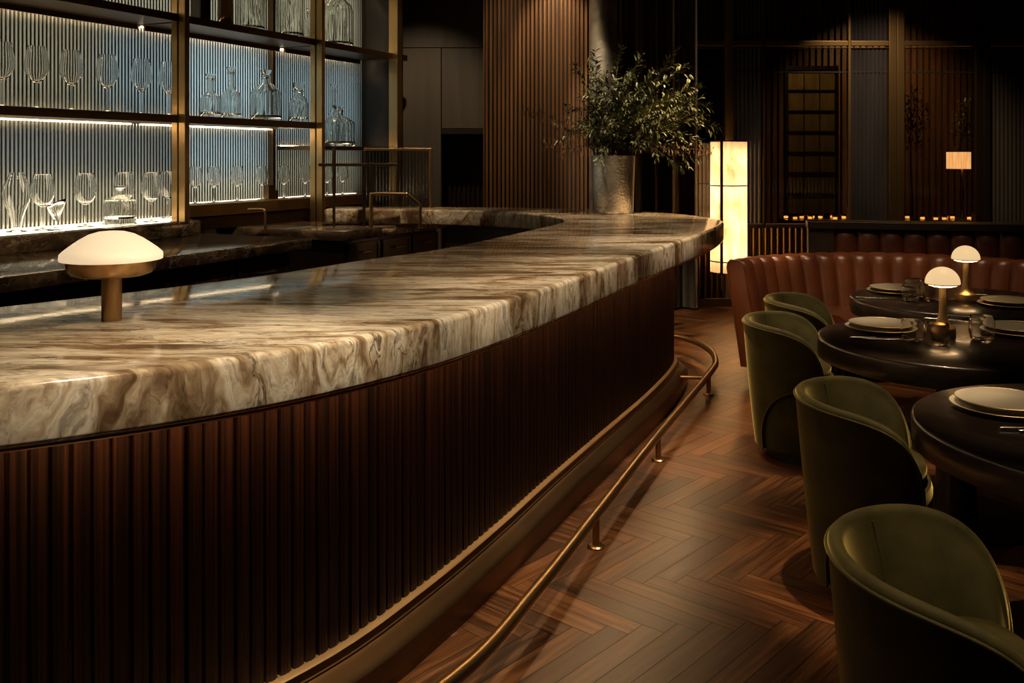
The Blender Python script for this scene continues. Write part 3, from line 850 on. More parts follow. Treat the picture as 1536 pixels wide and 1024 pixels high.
# ------------------------------------------------------------------ glass screen, stand, hand rail, tap at the corner
def corner_fittings():
    # framed reeded screen standing on the return counter
    Y = 7.86; x0, x1 = sx(546, Y), sx(648, Y); z1 = EYE+(HOR-222)/F*Y
    t = thing('glass_screen', 'brass framed reeded glass screen standing at the far end of the bar', 'screen', ((x0+x1)/2, Y, ZT))
    MB().box(x0, x1, Y-.012, Y+.012, z1-.022, z1).build('top_rail', M_brass, t, 0, .002)
    MB().box(x1-.022, x1, Y-.02, Y+.02, ZT+.0005, z1-.022).build('stile', M_brass, t, 0, .002)
    MB().box(x0, x0+.014, Y-.012, Y+.012, ZT+.0005, z1-.022).build('stile', M_bronze, t, 0, .002)
    fluted_strip(x0+.014, x1-.022, Y, ZT+.0005, z1-.022, .028, .004).build('pane', M_screen, t, 60)
    # brass stand on the corner worktop
    t = thing('brass_rack', 'slim bronze frame rack with upright legs on the corner worktop', 'rack', W(6.7, -4.6, ZW))
    Yr = 7.45; zb = EYE+(HOR-246)/F*Yr
    xa, xb, xc = sx(478, Yr), sx(501, Yr), sx(557, Yr); xd = sx(597, Yr)
    MB().box(xa, xd, Yr-.012, Yr+.012, zb-.018, zb+.006).build('crossbar', M_bronze, t, 0, .002)
    zt = EYE+(HOR-221)/F*Yr
    MB().box(xb-.010, xb+.010, Yr-.014, Yr+.014, ZW+.0005, zt).build('upright', M_bronze, t, 0, .002)
    MB().box(xc-.014, xc+.014, Yr-.014, Yr+.014, ZW+.0005, zb+.01).build('upright', M_bronze, t, 0, .002)
    xe = sx(546, Yr+.1)
    MB().box(xe-.011, xe+.011, Yr+.09, Yr+.112, ZW+.0005, zb+.01).build('upright', M_bronze, t, 0, .002)
    MB().box(xe-.011, xe+.011, Yr, Yr+.1, zb-.018, zb+.002).build('tie_bar', M_bronze, t, 0, .002)
    MB().box(xd-.014, xd, Yr-.012, Yr+.012, zb-.30, zb-.018).build('drop_bar', M_bronze, t, 0, .002)
    # bent rail
    Yh = 7.30; hx0, hx1, hx2 = sx(555, Yh), sx(612, Yh), sx(630, Yh); zh = EYE+(HOR-291)/F*Yh; zk = EYE+(HOR-308)/F*Yh
    P = catmull([(hx0-.0, Yh+.05, ZW+.001), (hx0, Yh+.05, zh-.03), (hx0+.03, Yh+.04, zh), (hx1-.03, Yh, zh), (hx1, Yh, zh-.004), (hx2-.01, Yh, zk+.012), (hx2, Yh, zk-.02), (hx2, Yh, ZW+.001)], 6)
    t = thing('grab_rail', 'bent brass hand rail on the corner worktop in front of glass screen', 'rail', (hx2, Yh, ZW))
    MB().tube(P, .013, 10).build('rail', M_brass, t, 60)
    MB().lathe([(0, 0), (.026, 0), (.026, .006), (0, .006)], 20, (hx2, Yh, ZW+.0003)).build('flange', M_brass, t, 40)
    # tap
    Yf = 7.02; fx = sx(398, Yf); z1 = EYE+(HOR-314)/F*Yf
    t = thing('tap', 'small bronze tap with bent spout on corner worktop below the low ledge', 'tap', (fx, Yf, ZW))
    MB().tube(catmull([(fx, Yf, ZW+.001), (fx, Yf, z1-.03), (fx-.012, Yf, z1-.004), (fx-.04, Yf+.01, z1), (fx-.14, Yf+.03, z1-.004)], 5), .010, 10).build('spout', M_brass, t, 60)
    MB().lathe([(0, 0), (.022, 0), (.022, .01), (0, .01)], 20, (fx, Yf, ZW+.0003)).build('base', M_brass, t, 40)
corner_fittings()

# ------------------------------------------------------------------ bar lamp
def bar_lamp():
    p = (-1.053, 2.455, ZT+.0005)
    t = thing('bar_lamp', 'squat mushroom table lamp with glowing opal shade and brass stem on marble bar', 'lamp', p)
    MB().lathe([(0, 0), (.025, 0), (.0255, .002), (.0255, .118), (0, .118)], 40).build('stem', M_lampbr, t, 40, local=True)
    MB().lathe([(0, .118), (.085, .1185), (.098, .123), (.108, .132), (.1125, .158), (.108, .158), (.0, .150)], 64).build('collar', M_lampbr, t, 40, local=True)
    pr = [(.118, .1585), (.1265, .160), (.1275, .166), (.1265, .176), (.115, .187), (.098, .200), (.078, .214), (.056, .226), (.034, .2325), (.014, .2345), (0, .2348)]
    MB().lathe([(0, .1585)]+pr, 64).build('shade', M_opal, t, 50, local=True)
bar_lamp()

# ------------------------------------------------------------------ vase and foliage
VX, VY, VH = .775, 7.16, .437
t = thing('vase', 'tall hammered silver vase full of foliage on the far end of the bar', 'vase', (VX, VY, ZT+.0005))
pr = [(0, 0), (.150, 0), (.156, .008), (.160, .2), (.168, VH-.01), (.170, VH), (.166, VH+.001), (.160, VH-.02), (.15, .03), (0, .03)]
MB().lathe(pr, 56).build('body', M_ham, t, 40, local=True)
def foliage():
    t = thing('foliage_arrangement', 'bushy spray of dark green leafy branches standing in the silver vase', 'foliage', (VX, VY, ZT+.035))
    rnd = random.Random(11)
    base = Vector((VX, VY, ZT+.04))
    tips = []      # pixel tips of the main branches, with depth offsets
    spec = [(893, 78, 0), (931, 74, .1), (962, 84, -.1), (1014, 74, .05), (1028, 98, -.15), (1000, 108, .2), (862, 98, .0), (878, 140, -.25), (1040, 130, .15), (1062, 160, -.1), (1077, 190, 0), (1048, 212, -.2), (1022, 252, -.15), (1045, 238, .1), (985, 235, -.3), (960, 222, -.34), (900, 238, -.25), (886, 200, -.3), (850, 160, .1), (838, 210, -.05), (940, 150, -.35), (910, 120, .3), (975, 130, .3), (990, 165, -.4), (925, 185, -.42), (1010, 190, .3), (950, 105, .1), (905, 160, -.2), (1020, 160, -.3), (870, 185, .2), (935, 125, -.2), (980, 110, -.25)]
    spec += [(rnd.gauss(955, 58), rnd.gauss(150, 34), rnd.uniform(-.42, .3)) for _ in range(26)]
    spec = [(min(max(a, 845), 1050), min(b, 225), c) for a, b, c in spec[-26:]]+spec[:-26]
    for i, (px, py, dy) in enumerate(spec):
        Y = VY+dy*.8; tip = Vector((sx(px, Y), Y, EYE+(HOR-py)/F*Y))
        a = rnd.uniform(0, 2*PI); neck = Vector((VX+.09*math.cos(a)+.05*(1 if tip.x > VX else -1), VY+.09*math.sin(a), ZT+VH+.005))
        mid = neck.lerp(tip, .5)+Vector((0, 0, .10+.05*rnd.random()))
        if py > 215: mid = neck.lerp(tip, .55)+Vector((0, 0, .12))
        P = resample(catmull([base+Vector((rnd.uniform(-.05, .05), rnd.uniform(-.05, .05), 0)), neck, mid, tip], 10), .02)
        k = len(P)
        b = MB().tube(P, [.0045*(1-.75*j/k) for j in range(k)], 5).build('branch', M_twig, t, 60)
        lv = MB()
        def leaf(p, d, L, w):
            d = d.normalized(); s = d.cross(Vector((rnd.uniform(-.4, .4), rnd.uniform(-.4, .4), 1)))
            if s.length < 1e-3: s = Vector((1, 0, 0))
            s.normalize(); n = s.cross(d).normalized(); q = -.18*L
            lv.add([p, p+d*L*.35+s*w-n*q*.3, p+d*L*.72+s*w*.7+n*q*.2, p+d*L+n*q, p+d*L*.72-s*w*.7+n*q*.2, p+d*L*.35-s*w-n*q*.3, p+d*L*.5+n*q*.1],
                   [(0, 6, 1), (1, 6, 2), (2, 6, 3), (3, 6, 4), (4, 6, 5), (5, 6, 0)])
        start = next((j for j, p in enumerate(P) if p.z > ZT+VH+.04), 10)
        for j in range(start, k):
            d = (P[min(j+1, k-1)]-P[j-1]).normalized()
            # side twigs carry most of the leaves
            for r in range(2):
                a = rnd.uniform(0, 2*PI); side = d.cross(Vector((math.cos(a), math.sin(a), .3))).normalized()
                ld = (d*.7+side*.8)
                leaf(P[j], ld, rnd.uniform(.04, .075), rnd.uniform(.006, .011))
            if j % 4 == 0 and j < k-4:
                a = rnd.uniform(0, 2*PI); side = d.cross(Vector((math.cos(a), math.sin(a), .3))).normalized()
                tw = (d*.75+side*.8+Vector((0, 0, .15))).normalized(); TL = rnd.uniform(.07, .16); q = P[j]
                for s in range(int(TL/.014)):
                    pp = q+tw*(s*.014)
                    a2 = rnd.uniform(0, 2*PI); sd = tw.cross(Vector((math.cos(a2), math.sin(a2), .3))).normalized()
                    leaf(pp, tw*.8+sd*.7, rnd.uniform(.03, .06), rnd.uniform(.005, .010))
        leaf(P[-1], P[-1]-P[-3], .05, .007)
        lv.build('leaves', M_leaf, b, 0)
    # the long sparse dried branches reaching left
    for px, py, mat, droop in ((785, 165, M_leaf2, .1), (812, 215, M_leaf2, .05), (838, 232, M_leaf2, .06), (1069, 225, M_leaf2, .05)):
        Y = VY-.1; tip = Vector((sx(px, Y), Y, EYE+(HOR-py)/F*Y)); neck = Vector((VX-.1 if px < 917 else VX+.1, VY-.02, ZT+VH+.01))
        P = resample(catmull([base, neck, neck.lerp(tip, .45)+Vector((0, 0, droop*.6)), tip], 10), .02); k = len(P)
        b = MB().tube(P, [.004*(1-.7*j/k) for j in range(k)], 5).build('branch', M_twig, t, 60)
        b['label'] = 'thin sparse dried branch'
        lv = MB(); rnd2 = random.Random(int(px))
        for j in range(14, k):
            for r in range(2):
                dn = Vector((rnd2.uniform(-.5, .5), rnd2.uniform(-.5, .5), -1 if r == 0 else .5)).normalized(); L = rnd2.uniform(.03, .07)
                s = Vector((1, 0, 0)); p = P[j]; w = .004
                lv.add([p, p+dn*L*.5+s*w, p+dn*L, p+dn*L*.5-s*w, p+dn*L*.5+Vector((0, .002, 0))], [(0, 4, 1), (1, 4, 2), (2, 4, 3), (3, 4, 0)])
        lv.build('leaves', mat, b, 0)
foliage()

# ------------------------------------------------------------------ tall wall lantern
def lantern():
    Y = 9.22; x = sx(1093, Y); r = .178; z0 = EYE-172/F*Y; z1 = EYE+24/F*Y
    t = thing('wall_sconce', 'tall glowing alabaster cylinder lantern with dark metal bands by the glass wall', 'lantern', (x, Y, z0))
    n = 40
    m = MB(); m.lathe([(0, z0), (r, z0), (r, z1)], n, (x, Y, 0)); m.build('shade', M_alab, t, 40)
    for k in range(4):
        l = bpy.data.lights.new('lantern_bulb', 'POINT'); l.energy = 5.0; l.color = (1, .64, .34); l.shadow_soft_size = .05
        o = bpy.data.objects.new('lantern_bulb', l); COL.objects.link(o); o.location = (x, Y-.02, z0+.2+k*.30)
    b = MB(); xs = sx(1082, Y-r*.85); b.box(xs-.012, xs+.012, Y-r*.98, Y-r*.80, z0-.02, z1+.03); b.build('upright_band', M_black, t, 0)
    b = MB()
    for z in (EYE+(HOR-279)/F*Y, z0+.10): b.lathe([(r+.0005, z), (r+.003, z), (r+.003, z+.012), (r+.0005, z+.012)], n, (x, Y, 0), close=True)
    b.build('band', M_black, t, 40)
    MB().lathe([(r+.0005, z1-.012), (r+.004, z1-.012), (r+.004, z1+.004), (r+.0005, z1+.004)], n, (x, Y, 0), close=True).build('top_ring', M_bronze, t, 40)
    MB().tube([(xs, Y-r*.9, z0-.02), (xs, Y-r*.9, z0-.16)], .006, 8).build('finial', M_brass, t)
    MB().box(x-.03, x+.03, Y+r*.9, 9.55, .95, 1.02).build('bracket', M_bronze, t, 0)
lantern()

# ------------------------------------------------------------------ tables
def table_proto():
    R = .56; t = thing('round_table', 'x', 'table')
    MB().lathe([(0, .655), (R-.02, .655), (R-.006, .66), (R-.002, .675), (R, .735), (R-.003, .745), (R-.010, .75), (0, .75)], 96).build('tabletop', M_table, t, 40, local=True)
    MB().lathe([(0, .02), (.085, .02), (.08, .1), (.075, .654), (0, .654)], 32).build('pedestal', M_table, t, 40, local=True)
    MB().lathe([(0, 0), (.30, 0), (.30, .012), (.28, .02), (0, .02)], 48).build('base', M_black, t, 40, local=True)
    return t
tp = table_proto()
T_NEAR = (1.745, 2.66); T_MID = (1.885, 3.965); T_FAR = (2.44, 5.10)
place(tp, (*T_MID, 0), 0, 'black round dining table in the middle, with front dome lamp on it', 'round dining tables')
place(tp, (*T_FAR, 0), 1.0, 'black round dining table before the curved leather booth, holding rear dome lamp', 'round dining tables')
place(tp, (*T_NEAR, 0), 2.0, 'black round dining table nearest the viewer at the right edge of the frame', 'round dining tables')

# table lamps
def dome_lamp():
    t = thing('dome_lamp', 'x', 'lamp')
    MB().lathe([(0, 0), (.052, 0), (.0535, .003), (.0535, .036), (.050, .042), (.042, .046), (.030, .056), (.0215, .072), (.017, .095), (.0145, .12), (.0145, .215), (0, .215)], 48).build('base', M_lampgold, t, 40, local=True)
    MB().lathe([(0, .2155), (.036, .2155), (.038, .222), (.070, .2245), (.072, .2285), (.0, .2285)], 48).build('collar', M_lampgold, t, 40, local=True)
    MB().lathe([(.0385, .2150), (.060, .2215), (.062, .2225), (.0385, .2165)], 48, close=True).build('diffuser', M_bulb, t, 40, local=True)
    pr = [(.0, .229), (.0705, .229), (.0715, .231)]+[(.0715*math.cos(a), .231+.070*math.sin(a)) for a in [PI/2*i/12 for i in range(1, 13)]]
    MB().lathe(pr, 48).build('shade', M_dome, t, 50, local=True)
    return t
dl = dome_lamp()
place(dl, (1.873, 4.06, .7505), 0, 'brass lamp with white dome shade on the middle table', 'dome lamps on the tables')
place(dl, (2.445, 5.03, .7505), 0, 'brass lamp with white dome shade on the far table by the booth', 'dome lamps on the tables')

# plates, cutlery, tumblers
def plate_proto(r, name, lab):
    t = thing(name, lab, 'plate')
    MB().lathe([(0, 0), (r*.58, 0), (r*.62, .003), (r*.98, .013), (r, .0155), (r*.985, .0165), (r*.66, .0085), (r*.60, .006), (0, .005)], 64).build('dish', M_plate, t, 40, local=True)
    MB().lathe([(r*.995, .0148), (r*1.004, .0158), (r*.99, .0172), (r*.985, .0166)], 64, close=True).build('rim', M_gold, t, 40, local=True)
    return t
ch = plate_proto(.155, 'charger_plate', 'x'); dp = plate_proto(.140, 'dinner_plate', 'x')
spots = [((1.665, 4.21), 'left side of the middle table'), ((2.235, 4.12), 'right side of the middle table'), ((2.20, 5.36), 'left side of the far table'), ((2.605, 4.885), 'right side of the far table'), ((1.52, 2.885), 'nearest table at the right edge')]
for (x, y), w in spots:
    place(ch, (x, y, .7503), 0, 'wide gold-rimmed charger under a dinner plate, '+w, 'charger plates')
    place(dp, (x, y, .7503+.0175), 0, 'cream dinner plate stacked on a charger, '+w, 'dinner plates')
def knife_proto():
    t = thing('table_knife', 'x', 'knife')
    m = MB(); m.tube([(-.11, 0, .006), (-.10, 0, .006), (0, 0, .006)], [.005, .006, .0045], 10); m.build('handle', M_steel, t, 50, local=True)
    m = MB(); pts = [(0, -.004), (.09, -.008), (.105, -.004), (.11, .004), (0, .004)]
    m.add([(x, y, .0045) for x, y in pts]+[(x, y, .0065) for x, y in pts], [(4, 3, 2, 1, 0), (5, 6, 7, 8, 9)]+[(i, (i+1) % 5, (i+1) % 5+5, i+5) for i in range(5)])
    m.build('blade', M_steel, t, 30, local=True); return t
def fork_proto():
    t = thing('table_fork', 'x', 'fork')
    MB().tube([(-.10, 0, .005), (-.09, 0, .005), (.02, 0, .007), (.045, 0, .008)], [.0045, .0055, .003, .003], 10).build('handle', M_steel, t, 50, local=True)
    m = MB(); m.box(.044, .065, -.010, .010, .006, .009)
    for k in range(4): y = -.010+k*.0057; m.box(.065, .105, y, y+.003, .006, .0085)
    m.build('tines', M_steel, t, 30, local=True); return t
kp, fp = knife_proto(), fork_proto()
for (x, y, a), w in (((1.555, 3.985, -.05), 'in front of left plate on middle table'), ((2.00, 5.13, -.05), 'in front of left plate on far table'), ((1.50, 2.655, -.05), 'in front of plate on the nearest table')):
    place(kp, (x, y, .7503), a, 'steel knife lying '+w, 'table knives')
    place(fp, (x+.03, y-.035, .7503), a-.12, 'steel fork lying '+w, 'table forks')
place(fp, (2.06, 4.42, .7503), -.6, 'steel fork lying at the back of middle table behind right tumbler', 'table forks')
place(kp, (2.12, 4.40, .7503), -.6, 'steel knife lying at the back of middle table behind right tumbler', 'table knives')
place(fp, (2.62, 5.24, .7503), -.5, 'steel fork lying behind the right plate on far table', 'table forks')
def tumbler_proto(h, w):
    t = thing('tumbler', 'x', 'tumbler'); r = w/2
    pr = [(0, 0), (r*.72, 0), (r*.84, h*.06), (r*.97, h*.3), (r, h*.5), (r*.97, h*.8), (r*.90, h)]
    th = .0022
    inner = [(a-th, b) for a, b in pr[::-1] if b > h*.05]+[(r*.66, h*.10), (.0005, h*.10)]
    MB().lathe(pr+[(pr[-1][0]-th/2, h+th/2)]+inner, 40).build('cup', M_glass, t, 50, local=True)
    return t
tu = tumbler_proto(.088, .096); tt2 = tumbler_proto(.106, .104)
def fromtable(px, py): Y = F*(EYE-.75)/(py-HOR); return (sx(px, Y), Y, .7503)
place(tu, fromtable(1369, 511), 0, 'clear tumbler overlapping left plate on middle table', 'water tumblers')
place(tu, fromtable(1406, 517), 0, 'clear tumbler in front of the dome lamp on middle table', 'water tumblers')
place(tt2, fromtable(1473, 511), 0, 'larger clear tumbler near the right plate on middle table', 'water tumblers')
place(tu, fromtable(1366, 452), 0, 'clear tumbler right of left plate on far table, in front', 'water tumblers')
place(tt2, fromtable(1372, 447), 0, 'taller clear tumbler behind another near left plate on far table', 'water tumblers')
place(tu, fromtable(1399, 451), 0, 'clear tumbler midway between left plate and lamp on far table', 'water tumblers')

# ------------------------------------------------------------------ chairs
def chair_proto():
    t = thing('tub_chair', 'x', 'chair')
    A, B = .305, .315; hb, zt_, zb = .70, .415, .055
    pm = math.radians(112); pa = math.radians(38); th = .036
    def sc(z): return .76+.24*(max(z, 0)/.7)**.8
    def top(p): q = min(1, abs(p)/pm); return zt_+(hb-zt_)*max(0, (1-q**6.5))**.5 - .015*q
    def low(p):
        if abs(p) <= pa: return zb
        q = (pm-abs(p))/(pm-pa); return zb+.345*max(0, (1-q**2.4))**.5
    def pt(p, z, inset): s = sc(z); return Vector((-(A*s-inset)*math.cos(p), -(B*s-inset)*math.sin(p), z))
    n, k = 96, 12; rows = []
    rr = .026
    for i in range(n+1):
        u = 2*i/n-1; p = pm*(math.copysign(1-(1-abs(u))**1.35, u))
        h, l = top(p), low(p); h = max(h, l+.004); row = []
        for j in range(k+1):
            z = l+(h-rr*.8-l)*j/k if h-rr*.8 > l else l+(h-l)*j/k*.5
            row.append(pt(p, z, 0))
        zl = row[-1].z; hh = max(h-zl, .002)
        for j in range(1, 9):           # rounded rim
            a = PI*j/9; row.append(pt(p, zl+hh*math.sin(a), th/2*(1-math.cos(a))))
        for j in range(k+1):
            z = zl+(max(l, .05)-zl)*j/k; tt = th+.055*(j/k)**.75+.010*math.sin(PI*j/k)
            row.append(pt(p, z, tt))
        rows.append(row)
    m = MB(); K = len(rows[0]); vs = [q for r in rows for q in r]
    fs = [(i*K+j, (i+1)*K+j, (i+1)*K+(j+1) % K, i*K+(j+1) % K) for i in range(n) for j in range(K)]
    fs.append(tuple(range(K-1, -1, -1))); fs.append(tuple(n*K+j for j in range(K)))
    m.add(vs, fs); sh = m.build('shell', M_velvet, t, 60, local=True)
    out = []; inn = []
    for i in range(n+1):
        u = 2*i/n-1; p = pm*(math.copysign(1-(1-abs(u))**1.35, u)); h, l = top(p), low(p)
        z = max(h-rr*.8, l); out.append(pt(p, z, -.002)); inn.append(pt(p, max(h-rr*.45, l), th*.80))
    MB().tube(out, .0048, 8).build('piping', M_velvet, sh, 60, local=True)
    MB().tube(inn, .0042, 8).build('piping', M_velvet, sh, 60, local=True)
    for s in (1, -1):
        P = [pt(s*(pa+(pm-pa)*j/40), low(pa+(pm-pa)*j/40), -.003) for j in range(41)]
        P = [pt(s*pa, zb, -.003)]+P[0:]
        MB().tube(P, .0045, 8).build('piping', M_velvet, sh, 60, local=True)
    # seams on the inside of the back
    for s in (1, -1):
        p = s*math.radians(40); zs_ = [.672-.245*j/10 for j in range(11)]; MB().tube([pt(p, z, th+.055*((.676-z)/(.676-zb))**.75+.010*math.sin(PI*(.676-z)/(.676-zb))+.0015) for z in zs_], .0035, 6).build('seam', M_velvet, sh, 60, local=True)
    # seat drum
    m = MB(); vs = []; N2 = 72
    prof = [(.93, .055), (.965, .075), (.985, .2), (.985, .34), (.97, .39), (.93, .41), (.0, .41)]
    for i in range(N2):
        a = 2*PI*i/N2
        for f, z in prof:
            s = sc(z); e = (A*s-.006)*f; e2 = (B*s-.006)*f
            x = e*math.cos(a); y = e2*math.sin(a)
            if x > 0: x *= .58
            vs.append((x, y, z))
    k = len(prof); m.add(vs, [(i*k+j, ((i+1) % N2)*k+j, ((i+1) % N2)*k+j+1, i*k+j+1) for i in range(N2) for j in range(k-1)])
    m.build('seat_base', M_velvet, t, 60, local=True)
    m = MB(); vs = []; prof = [(.0, .411), (.86, .411), (.90, .425), (.90, .455), (.86, .468), (.5, .476), (0, .478)]
    for i in range(N2):
        a = 2*PI*i/N2
        for f, z in prof:
            x = .205*f*math.cos(a)*(1 if math.cos(a) < 0 else .62)+.02; y = .23*f*math.sin(a); vs.append((x, y, z))
    k = len(prof); m.add(vs, [(i*k+j, ((i+1) % N2)*k+j, ((i+1) % N2)*k+j+1, i*k+j+1) for i in range(N2) for j in range(k-1)])
    m.build('seat_cushion', M_velvet, t, 60, local=True)
    MB().lathe([(0, 0), (.19, 0), (.19, .054), (0, .054)], 40).build('swivel_base', M_black, t, 40, local=True)
    return t
cp = chair_proto()
CR = -.33
for (x, y, r), w in (((.985, 1.97, CR), 'nearest the viewer at lower right'), ((1.315, 3.29, CR), 'second from the viewer, beside the nearest table'), ((1.50, 4.80, CR), 'standing tall left of the middle table, third from the viewer'), ((1.80, 5.50, CR), 'farthest one, in front of the leather booth')):
    place(cp, (x, y, .0003), r, 'olive green velvet tub chair, '+w, 'velvet tub chairs')

# ------------------------------------------------------------------ booths
def booth():
    cx, cy = 2.5, 5.66
    a0, a1 = math.radians(143), math.radians(6); zt = .82; zb = .10
    t = thing('curved_booth', 'curved channel-tufted oxblood leather booth wrapping the far table', 'booth', (cx, cy+.9, 0))
    nch = 21; sub = 10; n = nch*sub
    def Ri(z): return 1.165-.20*(zt-z)
    rows = []
    zs = [.10, .25, .42, .55, .66, .74, .785]
    for i in range(n+1):
        f = i/n; a = a0+(a1-a0)*f; ph = (i % sub)/sub
        bl = .038*(abs(math.sin(PI*ph))**.65) if i not in (0, n) else 0
        row = []
        for z in zs: row.append((Ri(z)-bl, z))
        rt = Ri(zt)
        for q in (25, 50, 75): w = math.radians(q); row.append((rt+.035-(.035+bl)*math.cos(w), .785+.035*math.sin(w)+bl*.25))
        row += [(rt+.06, zt+bl*.25), (rt+.085, zt), (rt+.105, .80), (rt+.11, .77), (1.17, .10)]
        rows.append([(cx+r*math.cos(a), cy+r*math.sin(a), z) for r, z in row])
    K = len(rows[0]); vs = [p for r in rows for p in r]
    fs = [(i*K+j, (i+1)*K+j, (i+1)*K+(j+1) % K, i*K+(j+1) % K) for i in range(n) for j in range(K)]
    fs += [tuple(range(K)), tuple(n*K+j for j in range(K-1, -1, -1))]
    m = MB(); m.add(vs, fs); bk = m.build('backrest', M_leather, t, 45)
    # end piping
    MB().tube([rows[0][j] for j in range(K)], .006, 8).build('piping', M_leather, bk, 60)
    # seat
    m = MB(); vs = []; prof = [(.62, .12), (.62, .36), (.60, .40), (.61, .44), (.66, .465), (1.0, .46), (1.10, .45), (1.10, .12)]
    b0, b1 = math.radians(118), math.radians(20); ns = 60
    for i in range(ns+1):
        a = b0+(b1-b0)*i/ns
        for r, z in prof: vs.append((cx+r*math.cos(a), cy+r*math.sin(a), z))
    k = len(prof); fs = [(i*k+j, (i+1)*k+j, (i+1)*k+(j+1) % k, i*k+(j+1) % k) for i in range(ns) for j in range(k)]
    fs += [tuple(range(k)), tuple(ns*k+j for j in range(k))]
    m.add(vs, fs); m.build('seat', M_leather, t, 40)
    m = MB(); vs = []
    for i in range(ns+1):
        a = a0+(a1-a0)*i/ns-.02*(1-2*i/ns)
        for r, z in ((1.0, 0), (1.13, 0), (1.13, .099), (1.0, .099)): vs.append((cx+r*math.cos(a), cy+r*math.sin(a), z))
    fs = [(i*4+j, (i+1)*4+j, (i+1)*4+(j+1) % 4, i*4+(j+1) % 4) for i in range(ns) for j in range(4)]+[(0, 1, 2, 3), (ns*4, ns*4+1, ns*4+2, ns*4+3)]
    m.add(vs, fs); m.build('plinth', M_black, t, 30)
booth()
def bench():
    p0, p1 = Vector((2.53, 7.98)), Vector((6.2, 7.10)); d = (p1-p0).normalized(); nrm = Vector((-d.y, d.x))   # away from the viewer
    L = (p1-p0).length
    def B(s, q, z): p = p0+d*s+nrm*q; return (p.x, p.y, z)
    def bx(s0, s1, q0, q1, z0, z1): return MB().hexa([B(s0, q0, z0), B(s1, q0, z0), B(s1, q1, z0), B(s0, q1, z0), B(s0, q0, z1), B(s1, q0, z1), B(s1, q1, z1), B(s0, q1, z1)])
    t = thing('back_booth', 'straight oxblood leather bench with dark capped back behind the curved booth', 'booth', (4.3, 7.55, 0))
    bx(-.01, L, -.10, .16, .925, .985).build('cap', M_capw, t, 0, .005)
    bx(0, .21, -.05, .14, 0, .924).build('end_panel', M_capw, t, 0, .004)
    bx(.21, L, .0, .14, 0, .924).build('back_frame', M_dwood, t, 0)
    n = int((L-.21)/.182); m = MB()
    for i in range(n):
        s0 = .213+i*.182; sub = 8; vs = []
        for z in (.40, .60, .80, .88, .918):
            for j in range(sub+1):
                ph = j/sub; q = -.045*abs(math.sin(PI*ph))**.5-.008
                if z > .9: q *= .55
                vs.append(B(s0+.178*ph, q, z))
        k = sub+1; m.add(vs, [(r*k+j, r*k+j+1, (r+1)*k+j+1, (r+1)*k+j) for r in range(4) for j in range(sub)])
        top = [B(s0+.178*j/sub, 0, .918) for j in range(k)]
        m.add(vs[-k:]+top, [(j, j+1, k+j+1, k+j) for j in range(sub)])
    m.build('backrest', M_leather, t, 50)
    bx(.22, L, -.46, -.06, .12, .45).build('seat', M_leather, t, 30, .03)
    bx(.24, L, -.42, -.06, 0, .12).build('plinth', M_black, t, 0)
bench()

